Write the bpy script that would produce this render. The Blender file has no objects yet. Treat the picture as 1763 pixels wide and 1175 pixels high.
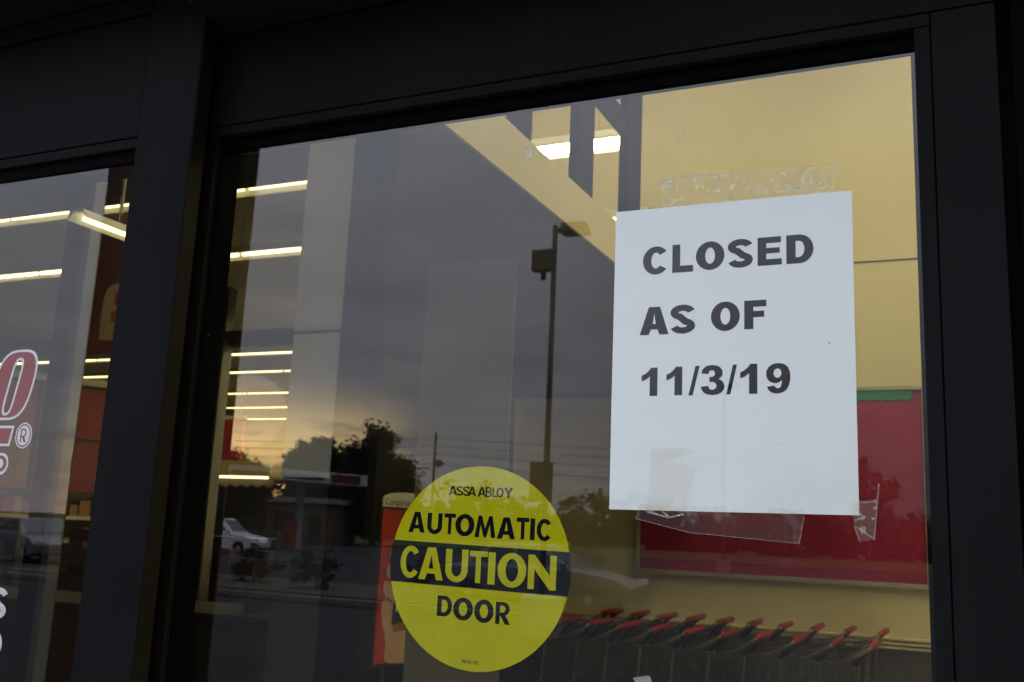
import bpy, bmesh, math, random
from mathutils import Vector, Matrix, geometry
R = math.radians
random.seed(7)
sc = bpy.context.scene
col = sc.collection

# ------------------------------------------------------------------ camera
EYE = 1.55
yaw, pitch, roll = R(24.889), R(10.887), R(2.575)
fwd = Vector((-math.sin(yaw)*math.cos(pitch), math.cos(yaw)*math.cos(pitch), math.sin(pitch)))
rgt = Vector((math.cos(yaw), math.sin(yaw), 0))
upv = rgt.cross(fwd)
r2 = rgt*math.cos(roll) + upv*math.sin(roll)
u2 = -rgt*math.sin(roll) + upv*math.cos(roll)
cd = bpy.data.cameras.new('camera')
cam = bpy.data.objects.new('camera', cd); col.objects.link(cam)
mw = Matrix.Identity(4)
for i in range(3):
    mw[i][0], mw[i][1], mw[i][2] = r2[i], u2[i], -fwd[i]
mw[0][3], mw[1][3], mw[2][3] = 0.0, -0.8651, EYE
cam.matrix_world = mw
cd.sensor_fit = 'HORIZONTAL'; cd.sensor_width = 36; cd.lens = 34.925
cd.clip_start = 0.02; cd.clip_end = 3000
cd.dof.use_dof = True; cd.dof.focus_distance = 0.97; cd.dof.aperture_fstop = 17
sc.camera = cam

# ------------------------------------------------------------------ sky, sun, exposure
SUN_AZ = R(219.5)      # compass bearing of the sunset, clockwise from +Y
SUN_EL = R(6.0)
w = bpy.data.worlds.new('World'); sc.world = w; w.use_nodes = True
nt = w.node_tree; nt.nodes.clear()
def wn(t, **k):
    n = nt.nodes.new(t)
    for a, b in k.items(): setattr(n, a, b)
    return n
def wmath(op, a, b=None, clamp=False):
    n = wn('ShaderNodeMath', operation=op, use_clamp=clamp)
    for i, v in enumerate((a, b)):
        if v is None: continue
        if isinstance(v, (int, float)): n.inputs[i].default_value = v
        else: nt.links.new(v, n.inputs[i])
    return n.outputs[0]
sky = wn('ShaderNodeTexSky', sky_type='NISHITA', sun_disc=False, sun_elevation=SUN_EL,
         sun_rotation=SUN_AZ, air_density=1.2, dust_density=1.0, ozone_density=1.5)
skys = wn('ShaderNodeVectorMath', operation='SCALE'); skys.inputs['Scale'].default_value = 0.085
sky_t = wn('ShaderNodeVectorMath', operation='MULTIPLY'); sky_t.inputs[1].default_value = (0.84, 1.00, 1.45)   # thin cloud veils the sunset
nt.links.new(sky.outputs[0], sky_t.inputs[0]); nt.links.new(sky_t.outputs[0], skys.inputs[0])
tc = wn('ShaderNodeTexCoord'); sep = wn('ShaderNodeSeparateXYZ')
nt.links.new(tc.outputs['Generated'], sep.inputs[0])
zc = wmath('ADD', wmath('MAXIMUM', sep.outputs[2], 0.0), 0.055)
cx = wmath('DIVIDE', sep.outputs[0], zc); cy = wmath('DIVIDE', sep.outputs[1], zc)
cmb = wn('ShaderNodeCombineXYZ'); nt.links.new(cx, cmb.inputs[0]); nt.links.new(cy, cmb.inputs[1])
no1 = wn('ShaderNodeTexNoise'); no1.inputs['Scale'].default_value = 0.9; no1.inputs['Detail'].default_value = 7
no1.inputs['Roughness'].default_value = 0.6
nt.links.new(cmb.outputs[0], no1.inputs['Vector'])
no2 = wn('ShaderNodeTexNoise'); no2.inputs['Scale'].default_value = 1.6; no2.inputs['Detail'].default_value = 6
nt.links.new(cmb.outputs[0], no2.inputs['Vector'])
cov = wn('ShaderNodeMapRange'); cov.inputs['From Min'].default_value = 0.46; cov.inputs['From Max'].default_value = 0.66
nt.links.new(no1.outputs['Fac'], cov.inputs['Value'])
hi = wn('ShaderNodeMapRange', interpolation_type='SMOOTHSTEP'); hi.inputs['From Min'].default_value = 0.075; hi.inputs['From Max'].default_value = 0.15
nt.links.new(sep.outputs[2], hi.inputs['Value'])
# horizontal angle to the sunset: the deck is broken only there, and is brighter towards it
hl = wmath('SQRT', wmath('ADD', wmath('MULTIPLY', sep.outputs[0], sep.outputs[0]), wmath('MULTIPLY', sep.outputs[1], sep.outputs[1])))
dots = wmath('DIVIDE', wmath('ADD', wmath('MULTIPLY', sep.outputs[0], math.sin(SUN_AZ)), wmath('MULTIPLY', sep.outputs[1], math.cos(SUN_AZ))), wmath('MAXIMUM', hl, 0.001))
gap = wn('ShaderNodeMapRange', interpolation_type='SMOOTHSTEP'); gap.inputs['From Min'].default_value = 0.984; gap.inputs['From Max'].default_value = 0.996
nt.links.new(dots, gap.inputs['Value'])
tow = wn('ShaderNodeMapRange', interpolation_type='SMOOTHSTEP'); tow.inputs['From Min'].default_value = 0.86; tow.inputs['From Max'].default_value = 0.99
tow.inputs['To Min'].default_value = 0.28; tow.inputs['To Max'].default_value = 1.0
nt.links.new(dots, tow.inputs['Value'])
opn = wmath('MULTIPLY', gap.outputs[0], wmath('SUBTRACT', 1.0, wmath('MAXIMUM', cov.outputs[0], hi.outputs[0])))
fac = wmath('SUBTRACT', 0.96, wmath('MULTIPLY', opn, 0.96))
ccol = wn('ShaderNodeMixRGB'); ccol.inputs[1].default_value = (0.95, 1.02, 1.24, 1); ccol.inputs[2].default_value = (1.62, 1.68, 1.90, 1)
mr = wn('ShaderNodeMapRange'); mr.inputs['From Min'].default_value = 0.15; mr.inputs['From Max'].default_value = 0.85
nt.links.new(no2.outputs['Fac'], mr.inputs['Value']); nt.links.new(mr.outputs[0], ccol.inputs[0])
mixs = wn('ShaderNodeMixRGB'); nt.links.new(fac, mixs.inputs[0]); nt.links.new(skys.outputs[0], mixs.inputs[1]); nt.links.new(ccol.outputs[0], mixs.inputs[2])
# overcast law: cloud deck brightens towards the zenith
zz = wmath('MAXIMUM', sep.outputs[2], 0.0)
low = wmath('MULTIPLY', wmath('SUBTRACT', 1.0, zz), wmath('MULTIPLY', tow.outputs[0], 0.345))
cie = wmath('ADD', low, wmath('MULTIPLY', wmath('MULTIPLY', zz, zz), 2.1))
cc2 = wn('ShaderNodeVectorMath', operation='SCALE'); nt.links.new(ccol.outputs[0], cc2.inputs[0]); nt.links.new(cie, cc2.inputs['Scale'])
nt.links.new(cc2.outputs[0], mixs.inputs[2])
bg = wn('ShaderNodeBackground'); nt.links.new(mixs.outputs[0], bg.inputs[0]); bg.inputs[1].default_value = 1.0
wo = wn('ShaderNodeOutputWorld'); nt.links.new(bg.outputs[0], wo.inputs[0])

sl = bpy.data.lights.new('sun', 'SUN'); sl.energy = 0.002; sl.angle = R(4); sl.color = (1.0, 0.72, 0.45)
so = bpy.data.objects.new('sun', sl); col.objects.link(so)
sd = Vector((math.sin(SUN_AZ)*math.cos(SUN_EL), math.cos(SUN_AZ)*math.cos(SUN_EL), math.sin(SUN_EL)))
so.rotation_euler = sd.to_track_quat('Z', 'Y').to_euler()
so.location = sd*100

sc.view_settings.view_transform = 'Standard'; sc.view_settings.look = 'None'
sc.view_settings.exposure = 1.0; sc.view_settings.gamma = 1.0
sc.view_settings.use_curve_mapping = False
sc.render.engine = 'CYCLES'
cy_ = sc.cycles
cy_.max_bounces = 10; cy_.transparent_max_bounces = 16; cy_.glossy_bounces = 5; cy_.diffuse_bounces = 4
cy_.caustics_reflective = False; cy_.caustics_refractive = False
cy_.use_denoising = True; cy_.sample_clamp_indirect = 4.0

# ------------------------------------------------------------------ materials
MATS = {}
def mat(name, color, rough=0.6, metal=0.0, var=0.0, vscale=8.0, bump=0.0, bscale=60.0, spec=0.5, emit=None, estr=0.0, stretch=None, rvar=0.0):
    if name in MATS: return MATS[name]
    m = bpy.data.materials.new(name); m.use_nodes = True
    t = m.node_tree; b = t.nodes['Principled BSDF']
    b.inputs['Base Color'].default_value = (*color, 1); b.inputs['Roughness'].default_value = rough
    b.inputs['Metallic'].default_value = metal; b.inputs['Specular IOR Level'].default_value = spec
    if emit:
        b.inputs['Emission Color'].default_value = (*emit, 1); b.inputs['Emission Strength'].default_value = estr
    co = t.nodes.new('ShaderNodeTexCoord'); vec = co.outputs['Object']
    if stretch:
        mp = t.nodes.new('ShaderNodeMapping'); mp.inputs['Scale'].default_value = stretch
        t.links.new(vec, mp.inputs[0]); vec = mp.outputs[0]
    if var or rvar:
        n = t.nodes.new('ShaderNodeTexNoise'); n.inputs['Scale'].default_value = vscale; n.inputs['Detail'].default_value = 6
        t.links.new(vec, n.inputs['Vector'])
    if var:
        mx = t.nodes.new('ShaderNodeMixRGB')
        mx.inputs[1].default_value = (*[max(0, c*(1-var)) for c in color], 1)
        mx.inputs[2].default_value = (*[min(1, c*(1+var)) for c in color], 1)
        t.links.new(n.outputs['Fac'], mx.inputs[0]); t.links.new(mx.outputs[0], b.inputs['Base Color'])
    if rvar:
        mr = t.nodes.new('ShaderNodeMapRange'); mr.inputs['To Min'].default_value = max(0.02, rough-rvar); mr.inputs['To Max'].default_value = rough+rvar
        t.links.new(n.outputs['Fac'], mr.inputs['Value']); t.links.new(mr.outputs[0], b.inputs['Roughness'])
    if bump:
        n2 = t.nodes.new('ShaderNodeTexNoise'); n2.inputs['Scale'].default_value = bscale; n2.inputs['Detail'].default_value = 5
        t.links.new(vec, n2.inputs['Vector'])
        bp = t.nodes.new('ShaderNodeBump'); bp.inputs['Strength'].default_value = bump; bp.inputs['Distance'].default_value = 0.01
        t.links.new(n2.outputs['Fac'], bp.inputs['Height']); t.links.new(bp.outputs[0], b.inputs['Normal'])
    MATS[name] = m
    return m

def glass_mat(name, ior, tint, specks=True):
    m = bpy.data.materials.new(name); m.use_nodes = True; t = m.node_tree; t.nodes.clear()
    N = lambda k: t.nodes.new(k)
    out = N('ShaderNodeOutputMaterial'); tr = N('ShaderNodeBsdfTransparent'); tr.inputs[0].default_value = (*tint, 1)
    gl = N('ShaderNodeBsdfGlossy'); gl.inputs['Roughness'].default_value = 0.0; gl.inputs['Color'].default_value = (1, 1, 1, 1)
    lw = N('ShaderNodeLayerWeight'); lw.inputs['Blend'].default_value = 0.5       # Schlick reflectance, same from both sides
    p5 = N('ShaderNodeMath'); p5.operation = 'POWER'; p5.inputs[1].default_value = 5.0; t.links.new(lw.outputs['Facing'], p5.inputs[0])
    fr = N('ShaderNodeMath'); fr.operation = 'MULTIPLY_ADD'; fr.inputs[1].default_value = 1.0-ior; fr.inputs[2].default_value = ior; t.links.new(p5.outputs[0], fr.inputs[0])
    mx = N('ShaderNodeMixShader'); t.links.new(fr.outputs[0], mx.inputs[0]); t.links.new(tr.outputs[0], mx.inputs[1]); t.links.new(gl.outputs[0], mx.inputs[2])
    last = mx.outputs[0]
    if specks:   # dust specks and a faint uneven film of dirt on the pane
        co = N('ShaderNodeTexCoord')
        vo = N('ShaderNodeTexVoronoi'); vo.inputs['Scale'].default_value = 22; t.links.new(co.outputs['Object'], vo.inputs['Vector'])
        sp = N('ShaderNodeSeparateColor'); t.links.new(vo.outputs['Color'], sp.inputs[0])
        thr = N('ShaderNodeMath'); thr.operation = 'MULTIPLY'; thr.inputs[1].default_value = 0.022; t.links.new(sp.outputs[0], thr.inputs[0])
        lt = N('ShaderNodeMath'); lt.operation = 'LESS_THAN'; t.links.new(vo.outputs['Distance'], lt.inputs[0]); t.links.new(thr.outputs[0], lt.inputs[1])
        pick = N('ShaderNodeMath'); pick.operation = 'GREATER_THAN'; pick.inputs[1].default_value = 0.6; t.links.new(sp.outputs[1], pick.inputs[0])
        f1 = N('ShaderNodeMath'); f1.operation = 'MULTIPLY'; t.links.new(lt.outputs[0], f1.inputs[0]); t.links.new(pick.outputs[0], f1.inputs[1])
        f2 = N('ShaderNodeMath'); f2.operation = 'MULTIPLY'; f2.inputs[1].default_value = 0.35; t.links.new(f1.outputs[0], f2.inputs[0])
        no = N('ShaderNodeTexNoise'); no.inputs['Scale'].default_value = 5; no.inputs['Detail'].default_value = 8; sm_ = N('ShaderNodeMapping'); sm_.inputs['Scale'].default_value = (1.0, 1.0, 0.35); sm_.inputs['Rotation'].default_value = (0, 0.5, 0); t.links.new(co.outputs['Object'], sm_.inputs[0]); t.links.new(sm_.outputs[0], no.inputs['Vector'])
        fm = N('ShaderNodeMapRange'); fm.inputs['From Min'].default_value = 0.48; fm.inputs['From Max'].default_value = 0.78
        fm.inputs['To Min'].default_value = 0.0; fm.inputs['To Max'].default_value = 0.012; t.links.new(no.outputs['Fac'], fm.inputs['Value'])
        fa = N('ShaderNodeMath'); fa.operation = 'MAXIMUM'; t.links.new(f2.outputs[0], fa.inputs[0]); t.links.new(fm.outputs[0], fa.inputs[1])
        df = N('ShaderNodeBsdfDiffuse'); df.inputs[0].default_value = (0.55, 0.52, 0.46, 1)
        m2 = N('ShaderNodeMixShader'); t.links.new(fa.outputs[0], m2.inputs[0]); t.links.new(last, m2.inputs[1]); t.links.new(df.outputs[0], m2.inputs[2])
        last = m2.outputs[0]
    t.links.new(last, out.inputs[0])
    return m
def clear_mat(name, c=(0.97, 0.98, 0.97)):
    m = bpy.data.materials.new(name); m.use_nodes = True; t = m.node_tree; t.nodes.clear()
    out = t.nodes.new('ShaderNodeOutputMaterial'); tr = t.nodes.new('ShaderNodeBsdfTransparent'); tr.inputs[0].default_value = (*c, 1)
    t.links.new(tr.outputs[0], out.inputs[0]); return m
def tape_mat(name, base, bub, scale):
    m = bpy.data.materials.new(name); m.use_nodes = True; t = m.node_tree; t.nodes.clear(); N = lambda k: t.nodes.new(k)
    out = N('ShaderNodeOutputMaterial'); tr = N('ShaderNodeBsdfTransparent'); tr.inputs[0].default_value = (0.985, 0.98, 0.965, 1)
    df = N('ShaderNodeBsdfPrincipled'); df.inputs['Base Color'].default_value = (0.75, 0.75, 0.70, 1); df.inputs['Roughness'].default_value = 0.25
    co = N('ShaderNodeTexCoord'); no = N('ShaderNodeTexNoise'); no.inputs['Scale'].default_value = scale; no.inputs['Detail'].default_value = 3
    t.links.new(co.outputs['Object'], no.inputs['Vector'])
    mr = N('ShaderNodeMapRange'); mr.inputs['From Min'].default_value = 0.59; mr.inputs['From Max'].default_value = 0.63
    mr.inputs['To Min'].default_value = base; mr.inputs['To Max'].default_value = bub; t.links.new(no.outputs['Fac'], mr.inputs['Value'])
    mx = N('ShaderNodeMixShader'); t.links.new(mr.outputs[0], mx.inputs[0]); t.links.new(tr.outputs[0], mx.inputs[1]); t.links.new(df.outputs[0], mx.inputs[2])
    t.links.new(mx.outputs[0], out.inputs[0]); return m

M_FRAME = mat('anodised_frame', (0.0085, 0.0085, 0.0090), 0.5, 0.0, 0.35, 5.0, 0.03, 300, spec=0.015, rvar=0.08)
M_FRAME2 = mat('sunset_brown_frame', (0.0075, 0.0055, 0.0030), 0.45, 0.0, 0.12, 3.0, spec=0.1)  # sunset glow on the frame returns, put into a browner metal
# dust specks and fine vertical wipe streaks on the frame metal
_t = M_FRAME.node_tree; _b = _t.nodes['Principled BSDF']; _src = _b.inputs['Base Color'].links[0].from_socket
_co = _t.nodes.new('ShaderNodeTexCoord'); _vo = _t.nodes.new('ShaderNodeTexVoronoi'); _vo.inputs['Scale'].default_value = 60
_t.links.new(_co.outputs['Object'], _vo.inputs['Vector'])
_lt = _t.nodes.new('ShaderNodeMath'); _lt.operation = 'LESS_THAN'; _lt.inputs[1].default_value = 0.028; _t.links.new(_vo.outputs['Distance'], _lt.inputs[0])
_mp = _t.nodes.new('ShaderNodeMapping'); _mp.inputs['Scale'].default_value = (90, 90, 1.2); _t.links.new(_co.outputs['Object'], _mp.inputs[0])
_ns = _t.nodes.new('ShaderNodeTexNoise'); _ns.inputs['Scale'].default_value = 1.0; _ns.inputs['Detail'].default_value = 4; _t.links.new(_mp.outputs[0], _ns.inputs['Vector'])
_sr = _t.nodes.new('ShaderNodeMapRange'); _sr.inputs['From Min'].default_value = 0.55; _sr.inputs['From Max'].default_value = 0.8; _sr.inputs['To Max'].default_value = 0.012
_t.links.new(_ns.outputs['Fac'], _sr.inputs['Value'])
_ds = _t.nodes.new('ShaderNodeMath'); _ds.operation = 'MULTIPLY_ADD'; _ds.inputs[1].default_value = 0.06; _t.links.new(_lt.outputs[0], _ds.inputs[0]); _t.links.new(_sr.outputs[0], _ds.inputs[2])
_mx = _t.nodes.new('ShaderNodeMixRGB'); _mx.inputs[2].default_value = (0.16, 0.15, 0.13, 1); _t.links.new(_ds.outputs[0], _mx.inputs[0]); _t.links.new(_src, _mx.inputs[1]); _t.links.new(_mx.outputs[0], _b.inputs['Base Color'])
M_RUBBER = mat('rubber', (0.0012, 0.0012, 0.0012), 0.8, spec=0.03)
M_GLASS = glass_mat('door_glass', 0.085, (0.93, 0.95, 0.93))
M_CLEAR = clear_mat('pane_back')
M_PAPER = mat('paper', (0.86, 0.86, 0.88), 0.85, 0, 0.015, 14, 0.05, 25, spec=0.2)
M_INK = mat('toner', (0.012, 0.012, 0.013), 0.8, spec=0.05)
M_YEL = mat('vinyl_yellow', (0.42, 0.385, 0.004), 0.5, 0, 0.12, 45, spec=0.06)
M_BLK = mat('vinyl_black', (0.005, 0.006, 0.009), 0.5, spec=0.02)
M_MAR = mat('vinyl_maroon', (0.25, 0.010, 0.026), 0.5, spec=0.03)
M_VWH = mat('vinyl_white', (0.66, 0.66, 0.68), 0.5, spec=0.1)
M_CREAM = mat('cream_wall', (0.72, 0.66, 0.43), 0.8, 0, 0.10, 1.3, 0.06, 90)
M_CREAM2 = mat('cream_trim', (0.72, 0.66, 0.46), 0.6, 0, 0.06, 4)
M_BEIGE = mat('beige_panel', (0.72, 0.70, 0.62), 0.8, 0, 0.05, 2)
M_CEIL = mat('ceiling_board', (0.60, 0.57, 0.46), 0.9, 0, 0.08, 3)
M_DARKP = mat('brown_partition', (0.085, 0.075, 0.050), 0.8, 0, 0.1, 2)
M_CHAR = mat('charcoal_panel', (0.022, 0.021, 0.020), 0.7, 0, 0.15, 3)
M_FLOOR = mat('vinyl_floor', (0.085, 0.08, 0.07), 0.35, 0, 0.25, 1.2)
M_RED = mat('red_print', (0.44, 0.022, 0.02), 0.5, 0, 0.08, 4)
M_FELT = mat('red_felt', (0.31, 0.008, 0.060), 0.9, 0, 0.12, 5, 0.2, 200)
M_GREEN = mat('green_trim', (0.03, 0.22, 0.09), 0.8, 0, 0.08, 30)
M_ALU = mat('aluminium', (0.50, 0.48, 0.40), 0.4, 0.3)
M_STEEL = mat('cart_wire', (0.17, 0.165, 0.15), 0.4, 0.5)
M_ARM = mat('cart_arm', (0.20, 0.19, 0.155), 0.4, 0.5)
M_GRIP = mat('cart_grip', (0.32, 0.018, 0.028), 0.45)
M_PLAS = mat('black_plastic', (0.015, 0.015, 0.015), 0.5)
M_WAIN = mat('plate_wainscot', (0.14, 0.135, 0.125), 0.4, 0.6, 0.35, 55, 0.6, 70)
M_WHITE = mat('white_enamel', (0.75, 0.74, 0.68), 0.5)
M_TUBE = mat('lit_tube', (0.9, 0.9, 0.8), 0.5, emit=(1.0, 0.82, 0.38), estr=1.9)
M_TUBE2 = mat('lit_tube_hall', (0.9, 0.9, 0.8), 0.5, emit=(1.0, 0.875, 0.51), estr=11.2)
M_TUBE3 = mat('fill_tube_deep', (0.9, 0.9, 0.8), 0.5, emit=(1.0, 0.88, 0.58), estr=48.0)
M_TUBE4 = mat('fill_tube_loft', (0.9, 0.9, 0.8), 0.5, emit=(1.0, 0.88, 0.52), estr=19.0)
M_SKIN = mat('print_skin', (0.56, 0.37, 0.25), 0.6, 0, 0.18, 9)
M_SKIN2 = mat('print_skin_shade', (0.30, 0.13, 0.06), 0.6, 0, 0.2, 9)
M_ASPH = mat('asphalt', (0.036, 0.036, 0.038), 1.0, 0, 0.3, 0.6, 0.4, 40, spec=0.05)
M_CONC = mat('concrete', (0.28, 0.27, 0.25), 0.9, 0, 0.15, 1.2, 0.2, 50)
M_PAINT = mat('road_paint', (0.62, 0.60, 0.54), 0.8, 0, 0.15, 6)
M_GALV = mat('pole_metal', (0.060, 0.054, 0.045), 0.6, 0.2, 0.15, 3)
M_WOOD = mat('pole_wood', (0.09, 0.065, 0.045), 0.9, 0, 0.3, 3)
M_BARK = mat('bark', (0.05, 0.038, 0.028), 0.95, 0, 0.3, 6)
M_LEAF = mat('leaf_dark', (0.030, 0.042, 0.018), 0.8, 0, 0.45, 0.9)
M_LEAF2 = mat('leaf_autumn', (0.075, 0.060, 0.018), 0.8, 0, 0.4, 0.9)
M_LEAF3 = mat('leaf_rust', (0.085, 0.042, 0.020), 0.8, 0, 0.4, 0.8)
M_BRICK = mat('pillar_brick', (0.10, 0.055, 0.035), 0.9, 0, 0.25, 4)
M_FACADE = mat('facade', (0.30, 0.26, 0.21), 0.9, 0, 0.1, 1.5)
M_TYRE = mat('tyre', (0.012, 0.012, 0.012), 0.85)
M_CARGL = mat('car_glass', (0.012, 0.014, 0.016), 0.08, spec=0.8)
M_CWHITE = mat('car_white', (0.72, 0.72, 0.72), 0.25)
M_CSILV = mat('car_silver', (0.42, 0.42, 0.43), 0.25, 0.5)
M_CRED = mat('car_red', (0.22, 0.02, 0.02), 0.25)
M_CDARK = mat('car_dark', (0.02, 0.022, 0.028), 0.25)
M_LAMPH = mat('headlight', (0.6, 0.6, 0.6), 0.15)
M_TAIL = mat('tail_light', (0.35, 0.01, 0.01), 0.2)
M_MULCH = mat('mulch', (0.045, 0.035, 0.025), 0.95, 0, 0.4, 3, 0.5, 30)
M_GRASS = mat('verge', (0.045, 0.06, 0.025), 0.95, 0, 0.4, 0.3, spec=0.05)

# ------------------------------------------------------------------ helpers
class MB:
    def __init__(s): s.v = []; s.f = []
    def add(s, vs, fs):
        o = len(s.v); s.v += [tuple(p) for p in vs]; s.f += [tuple(i+o for i in f) for f in fs]; return s
    def box(s, a, b):
        (x0, y0, z0), (x1, y1, z1) = a, b
        return s.add([(x0,y0,z0),(x1,y0,z0),(x1,y1,z0),(x0,y1,z0),(x0,y0,z1),(x1,y0,z1),(x1,y1,z1),(x0,y1,z1)],
                     [(0,3,2,1),(4,5,6,7),(0,1,5,4),(1,2,6,5),(2,3,7,6),(3,0,4,7)])
    def tube(s, pts, r, n=6, r1=None):
        pts = [Vector(p) for p in pts]; base = len(s.v); k = len(pts)
        for i, p in enumerate(pts):
            d = (pts[min(i+1, k-1)] - pts[max(i-1, 0)]).normalized()
            a = d.orthogonal().normalized() if i == 0 else (pa - d*pa.dot(d)).normalized()
            pa = a; b = d.cross(a)
            rr = r if r1 is None else r + (r1-r)*i/max(1, k-1)
            for j in range(n):
                t = 2*math.pi*j/n; s.v.append(tuple(p + (a*math.cos(t) + b*math.sin(t))*rr))
        for i in range(k-1):
            for j in range(n):
                s.f.append((base+i*n+j, base+i*n+(j+1) % n, base+(i+1)*n+(j+1) % n, base+(i+1)*n+j))
        s.f.append(tuple(base+j for j in reversed(range(n)))); s.f.append(tuple(base+(k-1)*n+j for j in range(n)))
        return s
    def prism(s, poly, y0, y1, flip=False):      # polygon in X,Z pushed along Y
        n = len(poly)
        vs = [(x, y0, z) for x, z in poly] + [(x, y1, z) for x, z in poly]
        fs = [tuple(range(n)), tuple(reversed(range(n, 2*n)))] + [(i, n+i, n+(i+1) % n, (i+1) % n) for i in range(n)]
        return s.add(vs, fs)
    def lathe(s, prof, c, axis='Z', n=20):
        base = len(s.v); k = len(prof)
        for r, h in prof:
            for j in range(n):
                t = 2*math.pi*j/n; a, b = r*math.cos(t), r*math.sin(t)
                p = {'Z': (a, b, h), 'Y': (a, h, b), 'X': (h, a, b)}[axis]
                s.v.append((c[0]+p[0], c[1]+p[1], c[2]+p[2]))
        for i in range(k-1):
            for j in range(n): s.f.append((base+i*n+j, base+i*n+(j+1) % n, base+(i+1)*n+(j+1) % n, base+(i+1)*n+j))
        s.f.append(tuple(base+j for j in range(n))); s.f.append(tuple(base+(k-1)*n+j for j in range(n)))
        return s
    def mesh(s, name, m, bevel=0.0, smooth=False):
        me = bpy.data.meshes.new(name); me.from_pydata(s.v, [], s.f); me.materials.append(m)
        bm = bmesh.new(); bm.from_mesh(me)
        bmesh.ops.recalc_face_normals(bm, faces=bm.faces)
        if bevel:
            bmesh.ops.bevel(bm, geom=[e for e in bm.edges if e.calc_face_angle(0) > 0.6], offset=bevel, segments=2, affect='EDGES', profile=0.7)
        bm.to_mesh(me); bm.free()
        if smooth:
            for p in me.polygons: p.use_smooth = True
        return me
    def build(s, name, m, parent=None, bevel=0.0, smooth=False):
        return link(name, s.mesh(name, m, bevel, smooth), parent)
def link(name, data, parent=None):
    o = bpy.data.objects.new(name, data); col.objects.link(o)
    if parent: o.parent = parent
    return o
def tag(o, label=None, cat=None, group=None, kind=None):
    if label: o['label'] = label
    if cat: o['category'] = cat
    if group: o['group'] = group
    if kind: o['kind'] = kind
    return o
def thing(name, label, cat, loc=(0, 0, 0), rz=0.0, group=None):
    o = bpy.data.objects.new(name, None); col.objects.link(o); o.location = loc; o.rotation_euler = (0, 0, rz); o.empty_display_size = 0.1
    return tag(o, label, cat, group)
def copy_tree(o, parent=None):
    c = o.copy(); col.objects.link(c); c.parent = parent
    for ch in list(o.children): copy_tree(ch, c)
    return c
def B(name, a, b, m, parent=None, bevel=0.0): return MB().box(a, b).build(name, m, parent, bevel)
def struct(o): o['kind'] = 'structure'; return o

def pane(name, x0, x1, z0, z1, y, t, parent):
    """glass pane: reflective outer face, clear other faces"""
    me = bpy.data.meshes.new(name)
    vs = [(x0,y,z0),(x1,y,z0),(x1,y,z1),(x0,y,z1),(x0,y+t,z0),(x1,y+t,z0),(x1,y+t,z1),(x0,y+t,z1)]
    me.from_pydata(vs, [], [(0,1,2,3),(5,4,7,6),(0,4,5,1),(3,2,6,7),(1,5,6,2),(4,0,3,7)])
    me.materials.append(M_GLASS); me.materials.append(M_CLEAR)
    for i, p in enumerate(me.polygons): p.material_index = 0 if i == 0 else 1
    return link(name, me, parent)

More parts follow.
